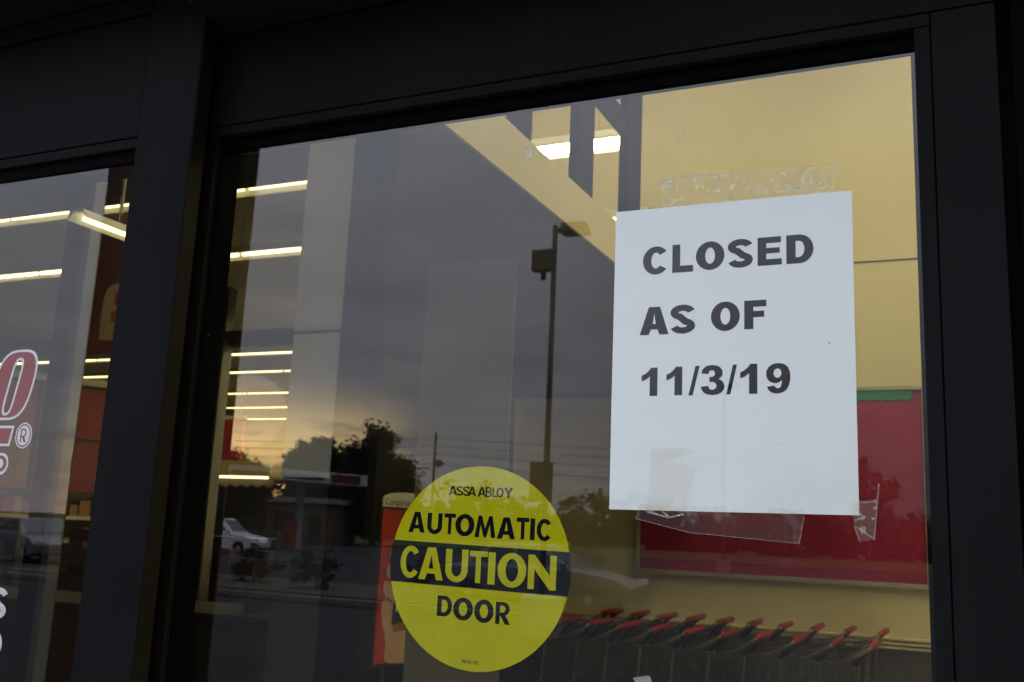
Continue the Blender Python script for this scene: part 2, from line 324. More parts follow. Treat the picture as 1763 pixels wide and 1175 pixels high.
# ---- letter outlines in a unit box (stem v of the width, bar t of the height)
def arc(cx, cy, rx, ry, a0, a1, n=18):
    return [(cx+rx*math.cos(R(a0+(a1-a0)*i/n)), cy+ry*math.sin(R(a0+(a1-a0)*i/n))) for i in range(n+1)]
def stroke(pts, v, t):
    L, Rr = [], []
    for i, (x, y) in enumerate(pts):
        x0, y0 = pts[max(i-1, 0)]; x1, y1 = pts[min(i+1, len(pts)-1)]
        dx, dy = x1-x0, y1-y0; d = math.hypot(dx, dy) or 1
        nx, ny = -dy/d, dx/d
        L.append((x+nx*v/2, y+ny*t/2)); Rr.append((x-nx*v/2, y-ny*t/2))
    return L + Rr[::-1]
def glyph(ch, v=0.31, t=0.2):
    if ch == 'I': return [[(0,0),(1,0),(1,1),(0,1)]]
    if ch == 'L': return [[(0,0),(1,0),(1,t+.02),(v*1.15,t+.02),(v*1.15,1),(0,1)]]
    if ch == 'E': return [[(0,0),(1,0),(1,t),(v*1.1,t),(v*1.1,.42),(.92,.42),(.92,.42+t*.9),(v*1.1,.42+t*.9),(v*1.1,1-t),(.97,1-t),(.97,1),(0,1)]]
    if ch == 'F': return [[(0,0),(v*1.25,0),(v*1.25,.41),(.9,.41),(.9,.41+t),(v*1.25,.41+t),(v*1.25,1-t*1.05),(1,1-t*1.05),(1,1),(0,1)]]
    if ch == 'T': return [[(.5-v/2,0),(.5+v/2,0),(.5+v/2,1-t),(1,1-t),(1,1),(0,1),(0,1-t),(.5-v/2,1-t)]]
    if ch == 'N': return [[(0,0),(v*.8,0),(v*.8,.58),(1-v*.8,0),(1,0),(1,1),(1-v*.8,1),(1-v*.8,.42),(v*.8,1),(0,1)]]
    if ch == 'M': return [[(0,0),(.21,0),(.28,.58),(.44,0),(.56,0),(.72,.58),(.79,0),(1,0),(.84,1),(.67,1),(.5,.42),(.33,1),(.16,1)]]
    if ch == 'A':
        a = v*.95
        return [[(0,0),(a,0),(a+.075,.19),(1-a-.075,.19),(1-a,0),(1,0),(.5+a*.62,1),(.5-a*.62,1)], [(a+.135,.19+t*.9),(1-a-.135,.19+t*.9),(.5,.78)]]
    if ch == 'Y': return [[(.5-v/2,0),(.5+v/2,0),(.5+v/2,.4),(1,1),(1-v*1.2,1),(.5,.62),(v*1.2,1),(0,1),(.5-v/2,.4)]]
    if ch == 'O': return [arc(.5,.5,.5,.5,0,354,58), arc(.5,.5,.5-v,.5-t,0,354,58)]
    if ch == 'C':
        return [arc(.52,.5,.52,.5,38,322,40) + arc(.52,.5,.52-v,.5-t,318,42,40)]
    if ch == 'G': return [arc(.5,.5,.5,.5,50,360,40) + [(1,.55),(.5,.55),(.5,.38)] + arc(.5,.5,.5-v,.5-t,320,50,30)]
    if ch == 'D':
        return [[(0,0)] + arc(.48,.5,.52,.5,-90,90,28) + [(0,1)], [(v*1.05,t)] + arc(.46,.5,.54-v,.5-t,-90,90,24) + [(v*1.05,1-t)]]
    if ch == 'U': return [[(0,1)] + arc(.5,.38,.5,.38,180,360,26) + [(1,1),(1-v,1)] + arc(.5,.38,.5-v,.38-t,360,180,26) + [(v,1)]]
    if ch == 'S':
        p = arc(.5,.735,.5-v/2,.265-t/2,10,250,22) + arc(.5,.265,.5-v/2,.265-t/2,70,-170,22)
        return [stroke(p, v, t)]
    if ch == 'R':
        return [[(0,0),(v,0),(v,.36),(.36,.36),(.64,0),(1,0),(.66,.41)] + arc(.5,.69,.44,.31,-55,90,22) + [(0,1)],
                [(v,.36+t*.8)] + arc(.46,.69,.42-v+.06,.31-t*.8,-80,90,18) + [(v,1-t*.8)]]
    if ch == 'B':
        return [[(0,0)] + arc(.56,.28,.44,.28,-90,70,20) + arc(.54,.76,.4,.24,-60,90,20) + [(0,1)],
                [(v,t*.8)] + arc(.52,.28,.44-v,.28-t*.8,-90,85,16) + [(v,.5-t*.2)], [(v,.58)] + arc(.5,.75,.4-v+.02,.25-t*.9,-80,90,16) + [(v,1-t*.8)]]
    if ch == '1': return [[(.52,0),(1,0),(1,1),(.6,1),(.45,.89),(.25,.79),(0,.72),(0,.52),(.28,.58),(.52,.69)]]
    if ch == '/': return [[(0,0),(.38,0),(1,1),(.62,1)]]
    if ch == '3': return [[(.02,.73),(.08,.86),(.2,.95),(.33,.99),(.5,1),(.68,.98),(.82,.92),(.9,.84),(.93,.74),(.91,.65),(.85,.58),(.76,.53),
                           (.88,.48),(.96,.41),(1,.3),(.97,.18),(.88,.08),(.72,.02),(.5,0),(.3,.02),(.14,.08),(.05,.17),(0,.28),(.32,.31),(.36,.22),(.42,.185),(.5,.175),
                           (.6,.2),(.66,.26),(.67,.32),(.63,.39),(.56,.43),(.48,.44),(.38,.43),(.37,.60),(.48,.6),(.56,.63),(.6,.68),(.6,.75),(.55,.81),(.47,.83),(.39,.81),(.34,.76),(.33,.70)]]
    if ch == '9': return [[(.02,.67),(.03,.56),(.09,.46),(.18,.39),(.3,.35),(.43,.34),(.55,.37),(.66,.44),(.65,.33),(.61,.23),(.56,.18),(.48,.17),(.41,.19),(.35,.26),(.05,.23),(.12,.11),(.22,.04),(.34,.01),(.48,0),
                           (.68,.03),(.83,.11),(.94,.26),(.99,.44),(1,.58),(.97,.74),(.9,.87),(.77,.96),(.6,1),(.43,1),(.25,.96),(.11,.87),(.04,.77)], arc(.48,.67,.16,.155,0,350,30)]
    return [[(0,0),(1,0),(1,1),(0,1)]]
def shape_mesh(me_v, me_f, loops, y):
    """fill 2-D loops (first outer, others holes) in the X-Z plane at depth y"""
    loops3 = [[Vector((a, b, 0)) for a, b in l] for l in loops]
    tris = geometry.tessellate_polygon(loops3); o = len(me_v)
    for l in loops: me_v += [(a, y, b) for a, b in l]
    for tr in tris: me_f.append(tuple(o+i for i in tr))
def lettering(name, letters, y, m, parent, v=0.33, t=0.215, slant=0.0):
    vs, fs = [], []
    for ch, x0, x1, z0, z1 in letters:
        if ch == 'S':        # quad strip along the curved stroke
            pl = [(x0+(x1-x0)*a+slant*(b-.5)*(z1-z0), z0+(z1-z0)*b) for a, b in glyph(ch, v, t)[0]]; h_ = len(pl)//2; o = len(vs)
            L_, R_ = pl[:h_], pl[h_:][::-1]
            vs += [(a, y, b) for a, b in L_]+[(a, y, b) for a, b in R_]
            fs += [(o+i, o+i+1, o+h_+i+1, o+h_+i) for i in range(h_-1)]
            continue
        vv = v
        lp = [[(x0+(x1-x0)*(a)+slant*(b-.5)*(z1-z0), z0+(z1-z0)*b) for a, b in l] for l in glyph(ch, vv, t)]
        shape_mesh(vs, fs, lp, y)
    me = bpy.data.meshes.new(name); me.from_pydata(vs, [], fs); me.materials.append(m)
    return link(name, me, parent)
def text_mesh(name, body, m, parent, size, loc, rot, offset=0.0, sx=1.0):
    c = bpy.data.curves.new(name, 'FONT'); c.body = body; c.size = size; c.offset = offset; c.align_x = 'CENTER'; c.align_y = 'CENTER'
    o = bpy.data.objects.new(name+'_tmp', c); col.objects.link(o)
    dg = bpy.context.evaluated_depsgraph_get(); me = bpy.data.meshes.new_from_object(o.evaluated_get(dg))
    bpy.data.objects.remove(o); me.materials.clear(); me.materials.append(m)
    q = link(name, me, parent); q.location = loc; q.rotation_euler = rot; q.scale = (sx, 1, 1)
    return q

# ================================================================== OUTSIDE SETTING
g = struct(B('parking_lot', (-900, -900, -0.6), (900, -2.6, -0.12), M_ASPH))
struct(B('sidewalk', (-40, -2.596, -0.6), (40, -0.10, 0.0), M_CONC, bevel=0.02))
struct(B('far_verge', (-900, -900, -0.116), (900, -78, -0.05), M_GRASS))

# ================================================================== STORE SHELL
struct(B('store_floor', (-24, -0.096, -0.5), (3.2, 20.2, 0.0), M_FLOOR))
struct(B('entrance_floor', (-3.2, 0.0, 0.0), (2.6, 6.15, 0.004), mat('bounce_tile', (0.42, 0.39, 0.31), 0.5, 0, 0.12, 2.5)))  # pale unseen floor layer added to bounce light up under the beam
struct(B('store_ceiling', (-24, 0.22, 4.2), (-3.25, 20.2, 4.35), M_CEIL))
struct(B('entrance_ceiling', (-3.35, 0.22, 5.6), (3.2, 6.5, 5.75), M_CREAM))
struct(B('entrance_back_wall', (-3.2, 6.15, 0.0), (2.6, 6.35, 5.6), M_CREAM))
struct(B('entrance_right_wall', (2.6, 0.22, 0.0), (2.8, 6.5, 5.6), M_CREAM))
struct(B('store_back_wall', (-24, 19.6, 0.0), (-3.0, 19.8, 4.2), M_CREAM))
struct(B('store_left_wall', (-24.2, 0.22, 0.0), (-24, 20, 4.2), M_CREAM))
struct(B('store_right_wall', (-3.2, 6.36, 0.0), (-3.0, 19.6, 4.2), M_CREAM))
fac = thing('store_facade', 'pale rendered shop front wall around the dark glazed entrance', 'wall')
B('wall_panel', (-24.2, -0.02, 2.62), (4, 0.20, 6.2), M_FACADE, fac)
B('wall_panel', (-24.2, -0.02, 0.0), (-2.2, 0.20, 2.617), M_FACADE, fac)
B('wall_panel', (1.6, -0.02, 0.0), (4, 0.20, 2.617), M_FACADE, fac)

# ================================================================== DOOR FRAME, DOORS, SIDELITE
FY = -0.012            # face of the sliding leaves
fr = thing('door_frame', 'black metal frame and header surrounding the automatic door', 'door frame')
B('header', (-0.7830, -0.090, 2.121), (1.378, 0.10, 2.164), M_FRAME, fr, 0.002)
B('header', (-2.2, -0.137, 2.165), (1.6, 0.10, 2.617), M_FRAME, fr, 0.003)
B('jamb', (-2.2, -0.10, 0), (-1.98, 0.10, 2.163), M_FRAME, fr, 0.003)
B('jamb', (1.38, -0.10, 0), (1.6, 0.10, 2.163), M_FRAME, fr, 0.003)
B('threshold', (-1.978, -0.094, 0.0), (1.378, 0.10, 0.015), M_ALU, fr)

def leaf(name, label, x0, x1, gx0, gx1, flip=False):
    d = thing(name, label, 'door', (0, 0, 0))
    gt, gb = 1.976, 0.16
    B('top_rail', (x0, FY, 2.0045), (x1, 0.030, 2.118), M_FRAME, d, 0.0015)
    B('bottom_rail', (x0, FY, 0.02), (x1, 0.030, gb-0.028), M_FRAME, d, 0.0015)
    B('stile', (x0, FY, gb-0.0265), (gx0-0.0220, 0.030, 2.0030), M_RUBBER if not flip else M_FRAME, d, 0.0015)  # near-black on this stile paints the shade of the panel gap
    B('stile', (gx1+0.0135, FY, gb-0.0265), (x1, 0.030, 2.0030), M_FRAME, d, 0.0015)
    B('glazing_bead', (gx0-0.0210, FY+0.0008, 1.9920), (gx1+0.0125, 0.012, 2.0030), M_FRAME, d, 0.001)
    B('glazing_bead', (gx0-0.0210, FY+0.0008, gb-0.0265), (gx1+0.0125, 0.012, gb-0.0150), M_FRAME, d, 0.001)
    B('glazing_bead', (gx0-0.0210, FY+0.0014, gb-0.0140), (gx0-0.0045, 0.012, 1.9912), M_FRAME2, d, 0.001)
    B('glazing_bead', (gx1, FY+0.0014, gb-0.0140), (gx1+0.0125, 0.012, 1.9912), M_FRAME, d, 0.001)
    B('rebate', (gx1-0.004, 0.0125, gb-0.02), (gx1+0.020, 0.0295, 1.9985), M_RUBBER, d); B('rebate', (gx0-0.026, 0.0125, gb-0.02), (gx0-0.002, 0.0295, 1.9985), M_RUBBER, d)
    B('gasket', (gx0-0.0040, -0.0035, gt), (gx1-0.0005, 0.010, 1.9912), M_RUBBER, d)
    B('gasket', (gx0-0.0040, -0.0030, gb), (gx0, 0.010, gt-0.0005), M_RUBBER, d)
    pane('glass_pane', gx0+0.0002, gx1-0.0002, gb+0.0005, gt-0.0002, 0.0, 0.006, d)
    return d
d1 = leaf('sliding_door', 'black framed sliding glass door with the paper notice and yellow sticker', -0.835, 0.0345, -0.7865, -0.0285)
B('weather_strip', (0.0348, -0.002, 0.02), (0.0452, 0.026, 2.118), M_RUBBER, d1)
leaf('sliding_door', 'black door edge along the right side, past the narrow gap', 0.0455, 0.90, 0.108, 0.85)

sd_ = thing('side_window', 'fixed glass side panel with maroon lettering left of the door', 'window')
SY = -0.061; sgt = 1.9535
# stile with a chamfered inner edge
st_p = [(-0.865, SY), (-0.816, SY), (-0.786, SY+.004), (-0.786, -0.0345), (-0.865, -0.0345)]
MB().add([(x, y, 0.02) for x, y in st_p]+[(x, y, 2.162) for x, y in st_p],
         [(4,3,2,1,0),(5,6,7,8,9),(0,1,6,5),(1,2,7,6),(2,3,8,7),(3,4,9,8),(4,0,5,9)]).build('stile', M_FRAME, sd_, 0.0012)
B('lit_side_face', (-0.7858, -0.0560, 0.021), (-0.7850, -0.0350, 2.161), M_FRAME2, sd_)  # thin sheet added to colour the stile's side as sunset-lit
B('brush_seal', (-0.863, -0.0340, 0.02), (-0.800, -0.0135, 2.118), M_RUBBER, sd_)
B('stile', (-1.97, SY, 0.02), (-1.90, -0.02, 2.162), M_FRAME, sd_, 0.002)
B('top_rail', (-1.899, SY, 1.9825), (-0.8652, -0.014, 2.137), M_FRAME, sd_, 0.0015)
B('head_panel', (-1.899, SY-0.004, 2.141), (-0.8652, -0.014, 2.162), M_FRAME, sd_, 0.0015)
B('glazing_bead', (-1.899, SY+0.001, 1.9695), (-0.8652, -0.015, 1.9810), M_FRAME, sd_, 0.001)
B('gasket', (-1.899, -0.0560, sgt), (-0.8652, -0.015, 1.9688), M_RUBBER, sd_)
B('bottom_rail', (-1.899, SY, 0.02), (-0.8652, -0.014, 0.16), M_FRAME, sd_, 0.0015)
pane('glass_pane', -1.8985, -0.8658, 0.1605, sgt-0.0003, -0.053, 0.006, sd_)

# ---- paper notice
nt_ = thing('paper_notice', 'white sheet reading CLOSED AS OF 11/3/19 taped inside the door', 'notice')
pv, pf = [], []
NX, NZ = 10, 14
rp = random.Random(3)
for j in range(NZ+1):
    for i in range(NX+1):
        a, b = i/NX, j/NZ
        x = -0.3005 + a*0.2166 + 0.0003*(1-b); z = 1.5745 + b*0.2835 + (0.0018*a if j == 0 else 0.0) - (0.0006*a if j == NZ else 0)
        bulge = 0.0040*max(0, .30-b)*3*abs(math.sin(4.6*a+.5)) + 0.0022*max(0, a-.87)*7*math.sin(5*b)**2
        pv.append((x, 0.0082 + max(0, bulge)*0.6, z))
for j in range(NZ):
    for i in range(NX): pf.append((j*(NX+1)+i, j*(NX+1)+i+1, (j+1)*(NX+1)+i+1, (j+1)*(NX+1)+i))
pm = bpy.data.meshes.new('sheet'); pm.from_pydata(pv, [], pf); pm.materials.append(M_PAPER)
for p in pm.polygons: p.use_smooth = True
po = link('sheet', pm, nt_)
sm = po.modifiers.new('thickness', 'SOLIDIFY'); sm.thickness = 0.0002; sm.offset = -1; sm.use_rim = False
YL = 0.00805
lettering('lettering', [('C',-.2725,-.248,1.7929,1.8202),('L',-.2441,-.2244,1.7934,1.8203),('O',-.2218,-.1954,1.7938,1.8209),('S',-.1924,-.1696,1.794,1.8209),('E',-.1655,-.1442,1.7944,1.8206),('D',-.1402,-.1169,1.7943,1.8207)], YL, M_INK, nt_)
lettering('lettering', [('A',-.2743,-.2467,1.7354,1.7618),('S',-.2452,-.2219,1.7353,1.7625),('O',-.2074,-.1814,1.7361,1.7632),('F',-.1774,-.1579,1.7368,1.7629)], YL, M_INK, nt_)
lettering('lettering', [('1',-.2716,-.2565,1.6782,1.7044),('1',-.2481,-.2333,1.6785,1.7047),('/',-.2275,-.2174,1.6781,1.7049),('3',-.2164,-.195,1.6781,1.7053),('/',-.1933,-.1838,1.6784,1.7051),('1',-.181,-.166,1.6786,1.7054),('9',-.1588,-.1376,1.6786,1.7053)], YL, M_INK, nt_)
MB().prism(arc(-.1046, 1.7215, .0006, .0006, 0, 315, 7), 0.0079, 0.00805).build('ink_dot', M_INK, nt_)

# ---- round caution sticker
st = thing('caution_sticker', 'round yellow automatic door caution sticker with black band', 'sticker')
cx0, cz0, cr0 = -0.4310, 1.5160, 0.0957
MB().prism(arc(cx0, cz0, cr0, cr0, 0, 357, 119), 0.0074, 0.0077).build('disc', M_YEL, st)
def zb(x, a, b): return a[1] + (b[1]-a[1])*(x-a[0])/(b[0]-a[0])
top = ((-.5247, 1.5384), (-.3365, 1.5350)); bot = ((-.5256, 1.4972), (-.3379, 1.4939))
ring = arc(cx0, cz0, cr0+.0003, cr0+.0003, 0, 359, 359)
band = [p for p in ring if zb(p[0], *bot) <= p[1] <= zb(p[0], *top)]
band.sort(key=lambda p: math.atan2(p[1]-cz0, p[0]-cx0))
MB().prism(band, 0.00715, 0.0073).build('band', M_BLK, st)
YS = 0.00735
lettering('lettering', [('A',-.466,-.4566,1.583,1.5921),('S',-.4575,-.4498,1.5829,1.5921),('S',-.4504,-.4426,1.5827,1.5921),('A',-.4446,-.4359,1.5827,1.5919),('A',-.434,-.4253,1.5826,1.5919),('B',-.4257,-.4187,1.5822,1.5919),('L',-.4182,-.413,1.5822,1.5917),('O',-.4142,-.4063,1.5822,1.5916),('Y',-.4062,-.3964,1.5821,1.5916)], YS, M_BLK, st, 0.25, 0.17)
lettering('lettering', [('A',-.5088,-.4903,1.5458,1.5658),('U',-.4878,-.4712,1.5448,1.5653),('T',-.4691,-.4565,1.5455,1.5653),('O',-.4567,-.4359,1.5442,1.5655),('M',-.4354,-.4131,1.5439,1.5644),('A',-.4115,-.3924,1.5435,1.5638),('T',-.3914,-.3783,1.5437,1.564),('I',-.3773,-.3723,1.5436,1.5637),('C',-.3706,-.3552,1.5431,1.5637)], YS, M_BLK, st, 0.29, 0.2)
lettering('lettering', [('C',-.5152,-.4937,1.5016,1.5328),('A',-.4942,-.4671,1.5012,1.5321),('U',-.4649,-.4405,1.5006,1.5316),('T',-.439,-.4199,1.5012,1.5309),('I',-.4190,-.4115,1.5007,1.5304),('O',-.4089,-.3794,1.4991,1.5309),('N',-.3775,-.3492,1.4991,1.5303)], 0.0070, M_YEL, st, 0.28, 0.17)
lettering('lettering', [('D',-.4717,-.4554,1.4679,1.4871),('O',-.4542,-.4329,1.4656,1.4867),('O',-.4316,-.4112,1.465,1.4864),('R',-.4092,-.3937,1.4652,1.4854)], YS, M_BLK, st, 0.29, 0.2)
text_mesh('lettering', '78-20-102', M_BLK, st, 0.0044, (-.4336, YS, 1.4285), (R(90), 0, 0), 0.00006)

# ---- tape
T_BUB = tape_mat('tape_bubbled', 0.05, 0.30, 170); T_CLR = tape_mat('tape_clear', 0.022, 0.05, 70); T_EDGE = tape_mat('tape_edge', 0.22, 0.6, 300)
def tape(label, poly, y, m, edges=(), folds=()):
    o = thing('tape_strip', label, 'tape')
    MB().prism(poly, y, y+0.0001).build('film', m, o)
    for a, b, wd in list(edges)+list(folds):
        a, b = Vector(a), Vector(b); d = (b-a).normalized(); n = Vector((-d.y, d.x))*wd
        MB().prism([tuple(a-n), tuple(b-n), tuple(b+n), tuple(a+n)], y-0.0003, y-0.0001).build('crease', T_EDGE, o)
    return o
tape('bubbled clear tape strip above the top edge of the white notice', [(-.2544,1.853),(-.256,1.8878),(-.0976,1.8841),(-.1005,1.853)], 0.0088, T_BUB,
     [((-.2560,1.8876),(-.2000,1.8868),.0006),((-.2556,1.8878),(-.2544,1.8600),.0005),((-.0978,1.8840),(-.1003,1.8590),.0005)],
     [((-.1290,1.8615),(-.1215,1.8800),.0020),((-.1480,1.8615),(-.1260,1.8655),.0012),((-.1150,1.8600),(-.1000,1.8660),.0011)])
tape('wrinkled torn tape patch at lower left of the notice', [(-.2605,1.6314),(-.2300,1.6312),(-.2205,1.6272),(-.2330,1.6235),(-.2460,1.6190),(-.2615,1.6090)], 0.0072, tape_mat('tape_patch', 0.03, 0.07, 60))
tape('thin clear tape strip folded over the bottom edge of the notice', [(-.2612,1.6085),(-.2455,1.6185),(-.2200,1.6150),(-.2287,1.5702),(-.2643,1.5731)], 0.0071, tape_mat('tape_thin', 0.004, 0.02, 60),
     (), [((-.2640,1.5735),(-.2440,1.5690),.0008),((-.2640,1.5760),(-.2560,1.5720),.0006),((-.2440,1.5690),(-.2300,1.5722),.0007),((-.2500,1.5740),(-.2430,1.5695),.0006)])
tape('long clear tape strip hanging below the bottom edge of the notice', [(-.2755,1.5671),(-.2714,1.5800),(-.127,1.5800),(-.132,1.5514),(-.226,1.5567)], 0.0089, T_CLR,
     [((-.2750,1.5671),(-.226,1.5567),.0002),((-.226,1.5567),(-.132,1.5514),.0002),((-.132,1.5514),(-.1275,1.5740),.00025)])
tape('crumpled tape tab past the lower right corner of the notice', [(-.0900,1.5870),(-.0700,1.5900),(-.0676,1.6029),(-.0722,1.5569),(-.0835,1.555),(-.0877,1.5679)], 0.0090, tape_mat('tape_tab', 0.05, 0.25, 160),
     [((-.0676,1.6025),(-.0722,1.5569),.0003),((-.0860,1.5670),(-.0722,1.5575),.0004),((-.0877,1.5679),(-.0835,1.5552),.0003)], [((-.0870,1.5720),(-.0780,1.5755),.0004),((-.0860,1.5860),(-.0690,1.5880),.0003)])
tape('tiny clear tape scrap on the glass near the beam', [(-.399,1.9351),(-.3919,1.9355),(-.3914,1.9242),(-.3979,1.9249)], 0.0068, tape_mat('tape_scrap', 0.22, 0.4, 200),
     [((-.399,1.9351),(-.3919,1.9355),.0003),((-.3985,1.935),(-.3979,1.9249),.0003),((-.3985,1.9345),(-.3920,1.9250),.0003)])
tape('small tape scrap on the glass in front of the carts', [(-.2736,1.4297),(-.259,1.4331),(-.2553,1.4260),(-.2710,1.4260)], 0.0068, tape_mat('tape_scrap2', 0.25, 0.4, 200),
     [((-.2736,1.4297),(-.259,1.4331),.0003)])
sr = thing('glue_residue', 'thin scratchy glue marks on the upper glass above the notice', 'residue')
for a, b in [((-.2395,1.9215),(-.2385,1.9400)),((-.2395,1.9215),(-.2350,1.9330)),((-.2350,1.9330),(-.2320,1.9260)),((-.2320,1.9260),(-.2250,1.9300)),((-.2250,1.9300),(-.2190,1.9290)),((-.2180,1.9240),(-.2165,1.9300)),((-.2140,1.9230),(-.2130,1.9290)),((-.3935,1.9420),(-.3915,1.9560)),((-.3905,1.9270),(-.3890,1.9340))]:
    a, b = Vector(a), Vector(b); d = (b-a).normalized(); n = Vector((-d.y, d.x))*0.00022
    MB().prism([tuple(a-n), tuple(b-n), tuple(b+n), tuple(a+n)], 0.0065, 0.0067).build('mark', tape_mat('residue', 0.22, 0.3, 100) if 'residue_m' not in MATS else MATS['residue_m'], sr)

# ---- window lettering on the side panel
lg = thing('window_lettering', 'maroon and white shop logo letters on the side glass, cut by the left edge', 'lettering')
YD = -0.0462
def italic_o(k, hole, x=-1.0235, z=1.6950, h=0.078, wd=0.062, sl=0.20):
    # slanted rounded O; k grows the outline
    out = []
    for t in range(0, 360, 5):
        c, s = math.cos(R(t)), math.sin(R(t))
        if not hole: a = (wd/2+k)*math.copysign(abs(c)**0.62, c); b = (h/2+k)*math.copysign(abs(s)**0.72, s)
        else: a = (0.0085-k)*math.copysign(abs(c)**0.7, c); b = (0.034-k)*math.copysign(abs(s)**0.4, s)
        out.append((x+a+sl*b, z+b-(0.002 if hole else 0)))
    return out
def filled(name, loops, y, m, parent):
    vs, fs = [], []; shape_mesh(vs, fs, loops, y); me = bpy.data.meshes.new(name); me.from_pydata(vs, [], fs); me.materials.append(m); return link(name, me, parent)
filled('letter_outline', [italic_o(0.0030, False), italic_o(0.0028, True)], YD+0.0002, M_VWH, lg)
filled('letter', [italic_o(0.0, False), italic_o(-0.0004, True)], YD, M_MAR, lg)
filled('bar_outline', [[(-1.16,1.6225),(-1.0158,1.6225),(-1.0115,1.6465),(-1.16,1.6465)]], YD+0.0002, M_VWH, lg)
filled('bar', [[(-1.16,1.6255),(-1.0185,1.6255),(-1.0150,1.6435),(-1.16,1.6435)]], YD, M_MAR, lg)
rm = filled('registered_mark', [arc(-.9945,1.6350,.0135,.0150,0,354,59)], YD+0.0002, M_VWH, lg)
filled('ring', [arc(-.9945,1.6350,.0117,.0133,0,354,59), arc(-.9945,1.6350,.0101,.0117,0,354,59)], YD, M_MAR, rm)
lettering('letter', [('R',-.9995,-.9895,1.6270,1.6430)], YD, M_MAR, rm, 0.2, 0.13)
filled('letter_outline', [[(-1.042,1.5905)]+arc(-1.0245,1.6020,.0110,.0125,-90,90,20)+[(-1.042,1.6145)]], YD+0.0002, M_VWH, lg)
lettering('letter', [('D',-1.038,-1.0160,1.5925,1.6118)], YD, M_MAR, lg, 0.24, 0.2)
hr = thing('hours_lettering', 'white letters low on the side glass, cut by the left edge', 'lettering')
lettering('letter', [('S',-1.012,-.9845,1.4295,1.4635)], YD, M_VWH, hr, 0.30, 0.2)
lettering('letter', [('D',-1.012,-.9835,1.3860,1.4180)], YD, M_VWH, hr, 0.30, 0.2)

for o_ in (lg, hr):
    o_.location = (0, 0, 1.55*(1-1.0083)); o_.scale = (1.0083, 1, 1.0083)

# ================================================================== ENTRANCE INTERIOR
sp_ = [(-1.2, 0.22), (-1.2, 6.147), (-3.19, 6.147), (-3.19, 3.5), (-1.53, 1.2), (-1.3, 1.2), (-1.3, 0.22)]
n_ = len(sp_)
sf = MB().add([(x, y, 2.58) for x, y in sp_]+[(x, y, 2.745) for x, y in sp_], [tuple(range(n_)), tuple(range(n_, 2*n_))]+[(i, (i+1) % n_, n_+(i+1) % n_, n_+i) for i in range(n_)]).build('beam', M_CREAM)
sf_ = thing('soffit_beam', 'cream dropped beam running back from the door under the transom windows', 'beam'); sf.parent = sf_
MB().add([(x*.999-.001, y, 2.572) for x, y in sp_]+[(x*.999-.001, y, 2.5795) for x, y in sp_], [tuple(range(n_)), tuple(range(n_, 2*n_))]+[(i, (i+1) % n_, n_+(i+1) % n_, n_+i) for i in range(n_)]).build('shade_board', M_DARKP, sf_)  # dark sheet added to paint the shade beneath the cream beam
cl = thing('transom_window', 'dark framed high windows standing on the cream beam', 'window')
for y0, y1 in ((0.62, 0.70), (1.18, 1.26), (1.68, 1.80), (2.20, 2.36), (2.74, 2.93)):
    B('mullion', (-1.235, y0, 2.748), (-1.2, y1, 5.59), M_FRAME, cl, 0.004)
for y0, y1 in ((0.71, 1.17), (1.27, 1.67), (1.81, 2.19), (2.37, 2.73)):
    B('rail', (-1.23, y0, 3.14), (-1.205, y1, 3.24), M_FRAME, cl, 0.004)
wl = B('upper_wall', (-3.25, 0.22, 4.2), (-3.15, 6.147, 5.6), M_CREAM); struct(wl)
pp = thing('entrance_post', 'dark metal post beside the pale panel inside the door', 'post')
B('post', (-1.405, 1.15, 0.0), (-1.297, 1.19, 5.59), M_FRAME, pp, 0.005)
for x in (-1.390, -1.365, -1.330): B('rib', (x, 1.142, 0.0), (x+0.010, 1.1495, 5.59), M_FRAME, pp, 0.002)
pn = thing('wall_panel', 'pale beige wall panel left of the dark post', 'panel')
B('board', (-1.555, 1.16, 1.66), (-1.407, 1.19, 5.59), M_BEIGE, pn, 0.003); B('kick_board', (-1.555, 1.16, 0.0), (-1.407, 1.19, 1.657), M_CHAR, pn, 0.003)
B('joint_strip', (-1.555, 1.155, 2.02), (-1.407, 1.1595, 2.026), M_CHAR, pn)
dp = B('partition', (-1.90, 2.42, 0.0), (-1.52, 2.426, 2.570), mat('olive_panel', (0.28, 0.26, 0.20), 0.85, 0, 0.06, 2)); tag(dp, 'narrow pale partition panel under the cream beam, behind the poster stand', 'partition')
dk = B('partition', (-5.55, 6.40, 0.0), (-3.21, 6.50, 4.19), M_CHAR); tag(dk, 'dark partition at the left end of the yellow wall, behind the post', 'partition')
js = B('wall_joint', (-3.19, 6.144, 3.484), (2.59, 6.1495, 3.492), M_CHAR); tag(js, 'thin dark horizontal joint across the yellow wall', 'joint')
wn_ = B('wainscot', (-3.19, 6.115, 0.0), (2.59, 6.1495, 0.925), M_WAIN); tag(wn_, 'grey patterned metal wainscot low on the yellow wall', 'wainscot')
for k, (z0, lab) in enumerate(((0.985, 'topmost cream bumper rail along the yellow wall'), (0.958, 'middle cream bumper rail along the yellow wall'), (0.931, 'lowest cream bumper rail along the yellow wall'))):
    b_ = B('bumper_rail', (-3.19, 6.085, z0), (2.59, 6.1495, z0+0.016), M_CREAM2, None, 0.004); tag(b_, lab, 'rail', 'bumper rails on the entrance wall')
bb = thing('bulletin_board', 'red bulletin board with green scalloped trim on the yellow wall', 'board')
BX0, BX1, BZ0, BZ1 = -2.19, -0.235, 1.31, 2.615
B('felt', (BX0+.03, 6.125, BZ0+.03), (BX1-.03, 6.1495, BZ1-.03), M_FELT, bb)
B('frame_rail', (BX0, 6.105, BZ0), (BX1, 6.1495, BZ0+.028), M_ALU, bb, 0.004)
B('frame_rail', (BX0, 6.105, BZ1-.028), (BX1, 6.1495, BZ1), M_ALU, bb, 0.004)
